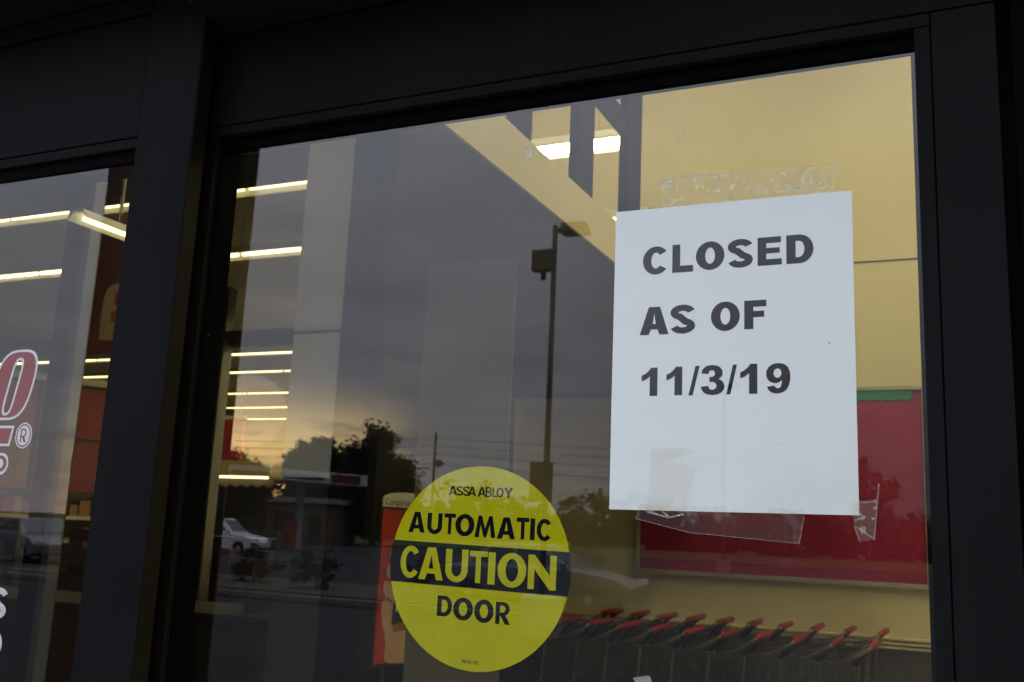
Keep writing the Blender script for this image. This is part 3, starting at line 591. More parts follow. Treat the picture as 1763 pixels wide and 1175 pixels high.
B('frame_rail', (BX0, 6.105, BZ0+.029), (BX0+.028, 6.1495, BZ1-.029), M_ALU, bb, 0.004)
B('frame_rail', (BX1-.028, 6.105, BZ0+.029), (BX1, 6.1495, BZ1-.029), M_ALU, bb, 0.004)
sc_poly = [(BX0+.05, BZ1-.03), (BX1-.09, BZ1-.03)]
n_sc = 24; x1_ = BX1-.09; dx_ = (x1_-(BX0+.05))/n_sc
for i in range(n_sc):
    sc_poly += [(x1_-dx_*(i+k/5), BZ1-.085-.014*math.sin(math.pi*k/5)) for k in range(5)]
MB().prism([(a, b) for a, b in sc_poly], 6.115, 6.1245).build('scalloped_trim', M_GREEN, bb)

# ---- shopping carts
def make_cart():
    t = thing('shopping_cart', 'x', 'shopping cart')
    bk = MB()
    hw, hf = 0.215, 0.175
    def P(a, s, h):     # a 0 back..1 front, s side, h 0 bottom..1 top
        wdt = hw + (hf-hw)*a; x = -0.06 - 0.80*a
        zt = 0.97 - 0.06*a; zb_ = 0.56 + 0.10*a
        return (x + (0.05*(1-h)*(1-2*a)*-1), s*wdt*(0.86+0.14*h), zb_ + (zt-zb_)*h)
    for s in (-1, 1):
        for k in range(0, 15): bk.tube([P(k/14, s, 0), P(k/14, s, 1)], 0.0022, 4)
        for h in (0.2, 0.4, 0.6, 0.8): bk.tube([P(0, s, h), P(1, s, h)], 0.0026, 4)
        bk.tube([P(0, s, 1), P(1, s, 1)], 0.006, 6); bk.tube([P(0, s, 0), P(1, s, 0)], 0.004, 5)
    for k in range(0, 7):
        u = -1 + 2*k/6
        a0 = Vector(P(1, 1, 0)); a1 = Vector(P(1, 1, 1)); bk.tube([(a0.x, a0.y*u, a0.z), (a1.x, a1.y*u, a1.z)], 0.0022, 4)
        b0 = Vector(P(0, 1, 0)); bk.tube([(b0.x, b0.y*u, b0.z), (a0.x, a0.y*u, a0.z)], 0.0022, 4)
    for h in (0.0, 0.33, 0.66, 1.0):
        a = Vector(P(1, 1, h)); bk.tube([(a.x, -a.y, a.z), (a.x, a.y, a.z)], 0.003 if h < 1 else 0.006, 5)
    bk.build('basket', M_STEEL, t)
    fl = MB()
    for k in range(8):
        u = -0.18+0.36*k/7; fl.tube([(-0.075, u, 0.58), (-0.045, u, 0.95)], 0.0022, 4)
    for z, x in ((0.60, -.074), (0.75, -.061), (0.94, -.046)): fl.tube([(x, -.19, z), (x, .19, z)], 0.003, 4)
    fl.build('back_flap', M_STEEL, t)
    ch = MB()
    for s in (-1, 1):
        ch.tube([(-0.02, s*.21, 0.95), (-0.05, s*.21, 0.60), (-0.08, s*.22, 0.18), (-0.78, s*.15, 0.15)], 0.011, 6)
        ch.tube([(-0.72, s*.15, 0.16), (-0.28, s*.20, 0.57)], 0.009, 6)
    ch.tube([(-0.78, -.15, .15), (-0.78, .15, .15)], 0.011, 6); ch.tube([(-0.10, -.22, .18), (-0.10, .22, .18)], 0.009, 6)
    ch.build('chassis', M_STEEL, t)
    for s in (-1, 1):
        MB().tube([(-0.16, s*.212, .955), (-0.08, s*.214, .975), (-0.02, s*.216, 1.005), (0.035, s*.216, 1.04), (0.045, s*.205, 1.05)], 0.010, 7).build('handle_arm', M_ARM, t, smooth=True)
        MB().tube([(0.03, s*.10, 1.035), (-0.01, s*.10, 0.99), (-0.05, s*.10, 0.94)], 0.012, 6).build('handle_bracket', M_PLAS, t, smooth=True)
    MB().lathe([(0.014, -.205), (0.0185, -.198), (0.0185, .198), (0.014, .205)], (0.045, 0, 1.05), 'Y', 12).build('grip', M_GRIP, t, smooth=True)
    for x, y in ((-0.10, .20), (-0.10, -.20), (-0.74, .14), (-0.74, -.14)):
        wh = MB().lathe([(0.045, -.012), (0.055, -.008), (0.055, .008), (0.045, .012)], (x, y, 0.055), 'Y', 14).build('wheel', M_PLAS, t, smooth=True)
        MB().add([(x-.02,y-.017,.05),(x+.02,y-.017,.05),(x+.015,y-.017,.16),(x-.015,y-.017,.16),(x-.02,y-.013,.05),(x+.02,y-.013,.05),(x+.015,y-.013,.16),(x-.015,y-.013,.16)],
                 [(0,1,2,3),(7,6,5,4),(0,4,5,1),(3,2,6,7),(1,5,6,2),(4,0,3,7)]).build('fork', M_ARM, wh)
    return t
cart0 = make_cart()
ordn = ['rightmost', 'second', 'third', 'fourth', 'fifth', 'sixth', 'seventh', 'eighth', 'ninth', 'tenth']
first = True
rc = random.Random(11)
for row, (yy, rn) in enumerate(((4.92, 'nearer'), (5.80, 'farther'))):
    for i in range(10):
        c = cart0 if first else copy_tree(cart0)
        first = False
        c.location = (-0.535 - 0.193*i - (0.02 if row else 0), yy + rc.uniform(-.015, .015), 0); c.rotation_euler = (0, 0, R(rc.uniform(-1.2, 1.2)))
        c['label'] = (f'rightmost red-handled shopping cart of the {rn} nested row by the wall' if i == 0 else f'{ordn[i]} red-handled cart from the right in the {rn} nested row')
        c['group'] = f'nested shopping carts, {rn} row'

# ---- poster stand
ps = thing('poster_stand', 'red poster stand with a hand holding a card, left of the sticker', 'sign stand', (-2.02, 2.40, 0), R(82))
B('board', (-0.012, 0.0, 1.035), (0.292, 0.018, 1.64), M_PLAS, ps, 0.003)
pr = B('poster', (0.0, -0.003, 1.05), (0.28, -0.0005, 1.615), M_RED, ps)
def blob(pts, y, m, parent, name): return filled(name, [pts], y, m, parent)
def sm_loop(pts, n=5):      # closed Catmull-Rom
    out = []; k = len(pts)
    for i in range(k):
        p0, p1, p2, p3 = (Vector(pts[(i+j) % k]) for j in (-1, 0, 1, 2))
        for q in range(n):
            t = q/n; out.append(tuple(0.5*((2*p1)+(p2-p0)*t+(2*p0-5*p1+4*p2-p3)*t*t+(3*p1-p0-3*p2+p3)*t**3)))
    return out
blob(sm_loop([(.075,1.052),(.062,1.12),(.045,1.19),(.035,1.25),(.06,1.30),(.16,1.32),(.24,1.28),(.26,1.20),(.245,1.12),(.25,1.052)]), -0.0036, M_SKIN, pr, 'printed_palm')
for a, b, r_ in (((.045,1.26),(.065,1.18),.024), ((.045,1.33),(.075,1.28),.022), ((.055,1.39),(.085,1.35),.021), ((.068,1.445),(.095,1.42),.018)):
    a, b = Vector(a), Vector(b); d = (b-a).normalized(); n = Vector((-d.y, d.x))
    blob(sm_loop([tuple(a-d*r_), tuple(a+n*r_), tuple(b+n*r_), tuple(b+d*r_), tuple(b-n*r_), tuple(a-n*r_)]), -0.0052, M_SKIN, pr, 'printed_finger')
for pts in ([(.05,1.285),(.085,1.262),(.088,1.270),(.052,1.294)], [(.055,1.352),(.095,1.330),(.098,1.338),(.058,1.361)], [(.066,1.412),(.10,1.394),(.103,1.401),(.068,1.420)], [(.10,1.16),(.22,1.165),(.235,1.195),(.095,1.185)]):
    blob(pts, -0.0056, M_SKIN2, pr, 'printed_shadow')
blob([(.088,1.185),(.225,1.20),(.225,1.43),(.10,1.43)], -0.0042, M_PLAS, pr, 'printed_wallet')
blob([(.108,1.235),(.215,1.245),(.215,1.41),(.118,1.41)], -0.0047, M_WHITE, pr, 'printed_card')
blob([(.12,1.345),(.20,1.345),(.20,1.372),(.12,1.372)], -0.0051, M_RED, pr, 'printed_stripe')
for z in (1.32, 1.30, 1.28): blob([(.13,z),(.19,z),(.19,z+.006),(.13,z+.006)], -0.0051, M_CHAR, pr, 'printed_line')
tb = MB().prism([(-.005,1.625),(.285,1.625),(.285,1.655)]+arc(.14,1.655,.145,.028,0,180,14)[1:], -0.004, 0.002).build('header_tab', M_WHITE, ps)
text_mesh('lettering', 'Compliments', M_CHAR, tb, 0.035, (.10, -0.0046, 1.642), (R(90), 0, 0))
B('post', (0.05, 0.004, 0.03), (0.075, 0.016, 1.034), M_PLAS, ps); B('post', (0.205, 0.004, 0.03), (0.23, 0.016, 1.034), M_PLAS, ps)
B('base', (-0.02, -0.16, 0.0), (0.30, 0.18, 0.03), M_PLAS, ps, 0.006)

# ================================================================== LIGHT FITTINGS
def fixture(label, x0, x1, y, z, tm, group, along='X', seg=1.22, w2=0.105):
    f = thing('strip_light', label, 'light', (0, 0, 0), 0, group)
    hs = MB()
    def pt(a, b, c): return (a, y+b, z+c) if along == 'X' else (y+b, a, z+c)
    k_ = w2/0.105
    pr_ = [(-w2, 0.0), (-0.045*k_, 0.06*k_), (0.045*k_, 0.06*k_), (w2, 0.0), (w2, 0.012*k_), (0.05*k_, 0.078*k_), (-0.05*k_, 0.078*k_), (-w2, 0.012*k_)]
    vs = [pt(x0, a, b) for a, b in pr_] + [pt(x1, a, b) for a, b in pr_]
    hs.add(vs, [(i, (i+1) % 8, 8+(i+1) % 8, 8+i) for i in range(8)]); hs.build('reflector', M_WHITE, f)
    n = max(1, round((x1-x0)/seg)); L = (x1-x0)/n
    for i in range(n):
        a0, a1 = x0+i*L+0.03, x0+(i+1)*L-0.03
        for b in ((-0.03, 0.03) if tm is M_TUBE2 else (0.0,)):
            MB().tube([pt(a0, b*k_, 0.02*k_), pt(a1, b*k_, 0.02*k_)], 0.019*k_, 8).build('tube', tm, f, smooth=True)
    rod = MB()
    for a in (x0+0.2, (x0+x1)/2, x1-0.2):
        p = pt(a, 0, 0.08); rod.tube([p, (p[0], p[1], 4.2 if along == 'X' else 4.2)], 0.004, 4)
    rod.build('hanger', M_ALU, f)
    return f
gl_ = 'strip lights across the shop ceiling'
fixture('short bright strip light seen through the transom windows', -3.3, -1.75, 4.45, 3.85, M_TUBE2, gl_)
fixture('nearest long strip light across the shop, seen left of the post', -9.4, -3.4, 4.45, 3.85, M_TUBE, gl_)
fixture('second long strip light from the door across the shop ceiling', -9.6, -2.05, 5.87, 3.85, M_TUBE, gl_)
rows = ((10.15, 'third'), (11.55, 'fourth'), (13.7, 'fifth'), (15.6, 'sixth'), (17.5, 'farthest'))
for yy, nm in rows: fixture(f'{nm} strip light from the door across the shop ceiling', -19.5, -7.2, yy, 3.85, M_TUBE, gl_, seg=2.44)
for yy, nm in ((8.9, 'first'), (11.0, 'second'), (13.2, 'third'), (15.4, 'fourth'), (17.6, 'fifth')):  # unseen fixtures added to brighten the deep shop
    fixture(f'{nm} added fill light, unseen behind the dark partition', -7.0, -3.5, yy, 3.9, M_TUBE3, 'added fill lights behind the partition', seg=1.75)
fixture('short strip light running front to back near the side panel', 1.62, 2.28, -2.92, 2.60, M_TUBE, gl_, along='Y', w2=0.05)
for xx, ll in ((1.75, 'right'), (0.55, 'middle'), (-2.2, 'left')):  # left one is added, unseen, to brighten the wall behind the transom
    o = fixture(f'{ll} strip light high over the entrance hall, above the picture', 0.9, 5.4, xx, 5.45, M_TUBE4 if ll == 'left' else M_TUBE2, 'strip lights over the entrance hall', along='Y')
    for ch in list(o.children):
        if ch.name.startswith('hanger'): bpy.data.objects.remove(ch)
    MB().tube([(xx, 1.2, 5.53), (xx, 1.2, 5.6)], 0.006, 5).build('hanger', M_ALU, o); MB().tube([(xx, 5.0, 5.53), (xx, 5.0, 5.6)], 0.006, 5).build('hanger', M_ALU, o)

# ================================================================== SHOP INTERIOR
def scol(x, y, label):
    c = thing('shop_column', label, 'column', (x, y, 0))
    B('shaft', (-.075, -.075, 0.0), (.075, .075, 4.2), mat('olive_column', (.065, .055, .026), .7, 0, .1, 3), c, 0.01); B('base_band', (-.09, -.09, 0), (.09, .09, .18), M_CHAR, c, 0.004)
scol(-7.79, 8.0, 'slim cream column in the shop left of the door glass')
bm_ = B('ceiling_beam', (-20, 8.0, 3.52), (-5.6, 8.14, 3.69), M_CHAR); tag(bm_, 'dark ceiling beam crossing the shop', 'beam')
b2 = B('ceiling_beam', (-12, 3.6, 3.55), (-2.1, 3.72, 3.72), M_CHAR); tag(b2, 'nearer dark ceiling beam above the first strip light', 'beam')
rs = thing('aisle_sign', 'red hanging aisle sign beside the cream column', 'sign', (-11.4, 12, 0))
B('panel', (-0.6, -.03, 2.5), (0.7, .03, 3.16), M_RED, rs, 0.005); B('top_strip', (-0.62, -.04, 3.162), (0.72, .04, 3.22), M_CREAM2, rs, 0.004)
for x in (-.5, .6): MB().tube([(x, 0, 3.22), (x, 0, 4.2)], 0.006, 4).build('hanger', M_ALU, rs)
# service counter with lit valance
ct = thing('service_counter', 'far counter with a pale lit canopy and scalloped valance', 'counter', (-13.4, 15, 0))
B('canopy', (-3.2, -.2, 2.40), (1.1, 2.0, 2.74), mat('counter_fascia', (.60, .48, .16), .6, 0, .1, 3), ct, 0.01)
B('lit_strip', (-3.1, -.17, 2.36), (1.0, -.10, 2.398), M_TUBE, ct)
vp = [(-3.2, 2.35), (1.1, 2.35)]
for i in range(16): vp += [(1.1-4.3*(i+k/4)/16, 2.25-.06*math.sin(math.pi*k/4)) for k in range(4)]
MB().prism(vp+[(-3.2, 2.25)], -.03, -.01).build('valance', M_DARKP, ct)
B('back_panel', (-3.2, 1.6, 0.0), (1.1, 1.66, 2.397), M_CHAR, ct)
B('counter_body', (-3.2, -.1, 0.0), (1.1, .6, 1.05), M_CHAR, ct, 0.01); B('counter_top', (-3.25, -.16, 1.052), (1.15, .66, 1.09), M_BEIGE, ct, 0.005)
for x in (-3.1, 1.0): B('post', (x-.05, 1.8, 0.0), (x+.05, 1.9, 2.398), M_CREAM2, ct)
# slanting product wall with coloured prints
pw = thing('display_wall', 'slanting display wall of red and orange prints behind the side panel', 'display', (-12.3, 9.0, 0), R(63.5))
B('backing', (-1.0, 0.0, 0.0), (2.2, .12, 3.40), M_DARKP, pw); B('light_cove', (-1.0, -.10, 3.403), (2.2, .12, 3.50), M_CREAM2, pw)
pc_ = [mat('print_%d' % i, c, 0.5, 0, 0.25, 6) for i, c in enumerate(((.30, .07, .03), (.28, .03, .03), (.32, .15, .05), (.22, .03, .05), (.28, .23, .14)))]
for i in range(2):
    B('print', (-.9+i*1.22, -.03, 2.62), (.25+i*1.22, -.002, 3.36), pc_[i % 4], pw); B('print', (-.9+i*1.22, -.03, 1.85), (.25+i*1.22, -.002, 2.58), pc_[(i+2) % 5], pw)
qd = random.Random(31)
for z0, hm in ((1.502, .30), (.952, .42), (2.0, 0)):
    x = -.95
    while hm and x < 2.0:
        wd = qd.uniform(.08, .2); B('product_box', (x, -.34, z0), (x+wd, -.08, z0+hm*qd.uniform(.5, 1)), pc_[qd.randrange(5)], pw); x += wd+qd.uniform(.01, .05)
B('shelf', (-1.0, -.4, 1.45), (2.2, -.002, 1.50), M_CREAM2, pw); B('shelf', (-1.0, -.45, 0.9), (2.2, -.002, .95), M_CREAM2, pw)
# hanging banner
hb = thing('hanging_banner', 'dark red hanging banner with a cream shape beside the black stile', 'banner', (-4.22, 3.0, 0), R(12))
B('cloth', (-0.10, 0, 2.40), (0.30, .006, 3.10), mat('banner_red', (.14, .02, .02), .8, 0, .15, 5), hb)
cr_ = filled('printed_shape', [sm_loop([(0.0,2.47),(.22,2.47),(.27,2.50),(.27,2.74),(.20,2.80),(.17,2.90),(.10,2.90),(.07,2.80),(-.02,2.74),(-.03,2.50)])], -0.003, mat('banner_cream', (.42, .36, .20), .8), hb)
lettering('lettering', [('N', .04, .14, 2.66, 2.74)], -0.005, M_RED, cr_, .3, .2)
lettering('lettering', [('E', .03, .10, 2.57, 2.63), ('C', .12, .19, 2.57, 2.63)], -0.005, M_RED, cr_, .3, .2)
MB().tube([(-.11, .003, 3.11), (.31, .003, 3.11)], 0.008, 6).build('rod', M_ALU, hb)
for x in (0.0, .2): MB().tube([(x, .003, 3.11), (x, .003, 4.2)], 0.003, 4).build('cord', M_ALU, hb)
ip = thing('inner_mullion', 'dark inner window bar behind the side panel glass', 'post')
B('bar', (-3.42, 2.0, 0.0), (-3.33, 2.08, 4.19), M_FRAME, ip, 0.006)
B('trim', (-3.33, 2.01, 0.0), (-3.29, 2.07, 4.19), mat('grey_trim', (.10, .11, .13), .5), ip, 0.004)
# low fittings
pd_ = [mat('box_%d' % i, c, 0.6, 0, 0.3, 8) for i, c in enumerate(((.10, .02, .015), (.10, .05, .02), (.05, .045, .035), (.03, .03, .03), (.08, .07, .05), (.04, .02, .03)))]
def shelf(x0, x1, y, h, label, seed):
    s_ = thing('shelf_unit', label, 'shelf', (0, y, 0)); q = random.Random(seed)
    B('carcass', (x0, 0.0, 0.0), (x1, .5, h), M_CHAR, s_, 0.01)
    for k in range(3):
        z = .25+k*(h-.3)/3
        B('shelf_board', (x0+.02, -.28, z-.03), (x1-.02, -.002, z), M_DARKP, s_)
        x = x0+.06
        while x < x1-.3:
            wd = q.uniform(.12, .3); hh = q.uniform(.15, min(.3, (h-.35)/3))
            B('product_box', (x, -.25, z+.002), (x+wd, -.05, z+hh), q.choice(pd_), s_); x += wd+q.uniform(.01, .12)
shelf(-10.5, -5.7, 8.6, 1.35, 'low shelf unit in the dim shop below the lit counter', 1)
shelf(-17.5, -11.2, 8.4, 1.35, 'low shelf unit seen through the side panel glass', 2)
co = thing('checkout_counter', 'dark checkout counter low in the shop behind the door glass', 'counter', (-5.2, 4.6, 0), R(8))
B('body', (-2.2, -.35, 0), (1.1, .35, .92), M_CHAR, co, 0.02); B('top', (-2.25, -.4, .922), (1.15, .4, .96), M_CHAR, co, 0.01)
B('divider', (0.9, -.3, .962), (.94, .3, 1.3), M_CHAR, co)

# ================================================================== OUTSIDE (seen reflected in the glass)
bp_ = thing('brick_pillar', 'dark brick pillar outside, reflected along the left of the door glass', 'pillar', (-3.48, -2.75, 0))
B('shaft', (-.242, -.2, 0.0), (.242, .2, 4.6), M_BRICK, bp_, 0.01); B('plinth', (-.28, -.24, 0), (.28, .24, .5), M_CONC, bp_, 0.015); B('cap', (-.30, -.26, 4.602), (.30, .26, 4.8), M_CONC, bp_, 0.015)

lp = thing('lamp_post', 'tall parking lot lamp post with one shoebox head reflected in the door', 'lamp post', (-6.60, -15, -0.12))
MB().tube([(0, 0, 0), (0, 0, 7.12)], .056, 12, .046).build('pole', M_GALV, lp, smooth=True)
B('arm', (.063, -.04, 6.98), (.14, .04, 7.06), M_GALV, lp)
hd = MB().add([(.14,-.16,6.94),(.64,-.16,6.94),(.64,.16,6.94),(.14,.16,6.94),(.16,-.13,7.13),(.58,-.13,7.13),(.58,.13,7.13),(.16,.13,7.13)],
         [(0,3,2,1),(4,5,6,7),(0,1,5,4),(1,2,6,5),(2,3,7,6),(3,0,4,7)]).build('lamp_head', M_GALV, lp, 0.01)
B('lens', (.18, -.12, 6.925), (.58, .12, 6.938), mat('lamp_lens', (.35, .32, .25), .3), hd)
B('speaker_box', (-.33, .064, 6.24), (.06, .26, 6.62), M_GALV, lp, 0.015)
B('bracket', (-.20, .064, 6.10), (-.12, .12, 6.238), M_GALV, lp)
B('sign_panel', (-.27, .064, 2.20), (.15, .09, 2.88), M_GALV, lp, 0.004)
MB().lathe([(.35, 0.0), (.35, .62), (.32, .66)], (0, 0, 0), 'Z', 24).build('footing', M_CONC, lp)
def far_lamp(x, y, h, double, label):
    t = thing('lamp_post', label, 'lamp post', (x, y, -0.12)); B('pole', (-.08, -.08, 0), (.08, .08, h), M_GALV, t)
    for s in ((-1, 1) if double else (1,)):
        a, b = sorted((s*.1, s*.85)); B('lamp_head', (a, -.2, h-.18), (b, .2, h+.05), M_GALV, t, .02)
    MB().lathe([(.35, 0.0), (.35, .7)], (0, 0, 0), 'Z', 16).build('footing', M_CONC, t)
far_lamp(-12.5, -55, 10.4, False, 'distant single headed lamp post faintly reflected over the notice')
far_lamp(-12.4, -75, 9.1, True, 'distant twin headed lamp post faintly reflected at right of the notice')

up = thing('utility_pole', 'wooden utility pole reflected above the yellow sticker', 'utility pole', (-50.4, -90, -0.12))
MB().tube([(0, 0, 0), (0, 0, 11.6)], .17, 8, .12).build('pole', M_WOOD, up)
for z in (8.3,): B('crossarm', (-.2, -.1, z-.1), (1.2, .1, z+.1), M_WOOD, up)
MB().lathe([(.28, 8.35), (.3, 8.5), (.3, 9.0), (.25, 9.1)], (.55, 0, -0.4), 'Z', 12).build('transformer', M_GALV, up)
for z in (9.3, 10.2, 11.0): MB().tube([(-.1, 0, z), (.35, 0, z+.05)], .05, 5).build('insulator', M_GALV, up)
for k, (z0, z1, lab) in enumerate(((11.0, 9.7, 'highest overhead wire reflected beside the utility pole'), (10.2, 8.9, 'second overhead wire below the highest one'), (9.3, 8.0, 'third overhead wire reflected across the glass'), (8.3, 6.7, 'lowest overhead wire reflected across the glass'))):
    pts = [(-50.3+u*62, -90, z0-0.12+(z1-z0)*u-3.2*u*(1-u)) for u in [i/20 for i in range(21)]]
    tag(MB().tube(pts, .030, 4).build('overhead_wire', M_PLAS), lab, 'wire', 'overhead wires')
    tag(MB().tube([(-50.3-u*40, -90-u*5, z0-0.12+0.4*u-1.8*u*(1-u)) for u in [i/14 for i in range(15)]], .03, 4).build('overhead_wire', M_PLAS), lab.replace('reflected', 'running left').replace('second', 'second left-running') if k != 1 else 'second overhead wire running left from the utility pole', 'wire', 'overhead wires')

# ---- trees
def leaf_mesh(name, lobes, n, size, seed, m, flat=0.0):
    q = random.Random(seed); vs, fs = [], []
    tot = sum(r[3]*r[4]*r[5] for r in lobes)
    for (x, y, z, rx, ry, rz) in lobes:
        k = int(n*rx*ry*rz/tot)
        # clumps on the lobe's shell
        clumps = []
        for _ in range(max(6, k//40)):
            d = Vector((q.gauss(0, 1), q.gauss(0, 1), q.gauss(0, 1))).normalized(); rr = q.uniform(.35, 1.0)
            clumps.append((x+d.x*rx*rr, y+d.y*ry*rr, z+d.z*rz*rr, q.uniform(.22, .42)*min(rx, rz)))
        for _ in range(k):
            c = q.choice(clumps); d = Vector((q.gauss(0, 1), q.gauss(0, 1), q.gauss(0, 1)))*0.55
            p = Vector((c[0]+d.x*c[3], c[1]+d.y*c[3], c[2]+d.z*c[3]))
            a = Vector((q.gauss(0, 1), q.gauss(0, 1), q.gauss(0, 1))).normalized(); b = a.orthogonal().normalized()
            s = size*q.uniform(.6, 1.3); o = len(vs)
            vs += [tuple(p-a*s), tuple(p+b*s*.5), tuple(p+a*s), tuple(p-b*s*.5)]; fs.append((o, o+1, o+2, o+3))
    me = bpy.data.meshes.new(name); me.from_pydata(vs, [], fs); me.materials.append(m); return me
def tree(label, loc, h, lobes, n, size, seed, m):
    t = thing('tree', label, 'tree', loc); q = random.Random(seed); tr = MB()
    tr.tube([(0, 0, 0), (.05*h/8, 0, h*.25), (-.03*h/8, .05, h*.5), (0, 0, h*.8)], .028*h, 8, .008*h)
    for (x, y, z, rx, ry, rz) in lobes:
        z0 = min(z*.7, h*.45); tr.tube([(0, 0, z0*.8), (x*.45, y*.45, z0*.5+z*.5), (x, y, z)], .013*h, 6, .004*h)
        for _ in range(3): tr.tube([(x*.7, y*.7, z*.9), (x+q.uniform(-.7, .7)*rx, y+q.uniform(-.7, .7)*ry, z+q.uniform(.2, .8)*rz)], .006*h, 5, .002*h)
    tr.build('trunk', M_BARK, t); link('crown', leaf_mesh('crown', lobes, n, size, seed, m), t)
    return t
tree('tallest dark tree reflected left of the pale strip', (-45.3, -71, -.05), 9.8,
     [(0,0,8.2,1.6,1.5,1.9),(-1.2,.2,6.4,2.2,2.0,2.1),(1.7,0,5.9,2.0,2,2.0),(.2,0,4.0,3.2,2.5,2.0),(3.0,0,3.9,1.5,1.5,1.5),(-2.0,0,3.8,1.9,1.6,1.7),(3.6,0,2.4,1.6,1.5,1.5),(.5,0,2.2,3.4,2.5,1.6)], 34000, .20, 21, M_LEAF)
tree('rounded dark tree beside the tallest reflected tree', (-48.6, -73, -.05), 8.6,
     [(0,0,6.6,1.9,1.8,1.7),(-1.0,.3,5.0,2.0,1.8,1.8),(1.3,0,4.6,1.9,1.8,1.8),(0,0,3.2,2.2,2,1.4)], 20000, .22, 22, M_LEAF)
tree('olive tree with flat crown at left end of the reflected group', (-52.0, -71, -.05), 9.0,
     [(.3,0,7.3,2.0,1.8,1.5),(-1.3,0,6.2,1.7,1.6,1.6),(1.7,0,6.6,1.7,1.6,1.6),(0,0,4.4,2.6,2.0,1.9)], 19000, .22, 23, M_LEAF2)
tree('rust and green tree reflected left near the post, against the sunset', (-47.6, -56, -.05), 6.4,
     [(0,0,4.7,1.9,1.8,1.6),(-2.0,0,4.9,1.7,1.6,1.3),(1.8,0,4.0,1.5,1.6,1.2),(0,0,3.2,2.4,2,1.2)], 15000, .20, 24, M_LEAF3)
tree('tall thin tree reflected at the right side of the red board', (-12.2, -138, -.05), 13.5,
     [(0,0,11.5,1.6,1.5,1.9),(-2.2,0,9.0,2.6,2.2,2.2),(2.0,0,9.0,2.2,2,2.2),(0,0,6.2,3.4,3,2.4)], 3600, .32, 25, M_LEAF3)
tree('broad dark tree reflected over the lower right of the notice', (-20.5, -136, -.05), 12.5,
     [(0,0,10.0,2.6,2.4,2.2),(-3.2,0,8.0,2.8,2.4,2.4),(2.8,0,8.4,2.6,2.4,2.2),(0,0,5.5,4.6,3.6,2.6)], 6500, .34, 26, M_LEAF)
# distant wood, one mass
q = random.Random(5); lob = []
for i in range(120):
    x = -150 + i*1.42 + q.uniform(-.6, .6)
    h = 7.0 + 1.8*math.sin(i*.37) + 1.2*math.sin(i*.83+1) + q.uniform(-.7, .7)
    lob.append((x, -141+q.uniform(-4, 4), h*.72, 2.6, 2.4, h*.26)); lob.append((x, -143+q.uniform(-3, 3), h*.34, 2.8, 2.6, h*.36))
fw = link('far_woods', leaf_mesh('far_woods', lob, 52000, .42, 6, M_LEAF2)); tag(fw, 'hazy olive line of distant trees reflected across the glass', 'woods', kind='stuff')
lob2 = [(-150+i*2.2, -147, 2.6, 3, 2, 2.7) for i in range(80)]
fh = link('far_hedge', leaf_mesh('far_hedge', lob2, 26000, .6, 8, M_LEAF)); tag(fh, 'dark undergrowth below the distant tree line', 'hedge', kind='stuff')

# ---- filling station canopy
gd = math.atan2(-9.0, 3.6)
gc = thing('station_canopy', 'white station canopy with a red end reflected below the trees', 'canopy', (-35.6, -54.2, -.12), gd)
M_CANW = mat('canopy_white', (.50, .50, .54), .4, 0, .06, 2)
B('fascia', (-16.0, -.12, 4.15), (0.0, .10, 4.85), M_CANW, gc, .02)
B('roof_slab', (-16.0, -7.0, 4.20), (0.0, -.14, 4.80), M_CANW, gc)
B('fascia_end', (0.003, -7.0, 4.15), (.14, .10, 4.85), M_CANW, gc)
B('red_panel', (-2.6, .103, 4.25), (-.4, .13, 4.75), mat('faded_red', (.13, .015, .02), .6), gc); B('dark_stripe', (-9.5, .103, 4.30), (-3.2, .125, 4.55), M_CDARK, gc)
for x in (-13.5, -2.5):
    B('column', (x-.2, -3.7, 0), (x+.2, -3.3, 4.197), M_CANW, gc, .01); B('pump', (x-.9, -3.9, 0), (x-.35, -3.1, 1.9), M_RED, gc, .04)
ks = thing('station_shop', 'low brick shop building behind the reflected canopy', 'building', (-52, -66, -.12), R(-20))
B('wall', (-6, -3, 0), (6, 3, 3.2), M_BRICK, ks); B('roof', (-6.3, -3.3, 3.203), (6.3, 3.3, 3.6), M_CONC, ks, .02)
for x in (-4, -1.4, 1.2): B('window', (x, 3.003, 1.0), (x+2.0, 3.03, 2.5), M_CARGL, ks)
B('door', (4.0, 3.003, 0), (5.0, 3.04, 2.2), M_FRAME, ks)

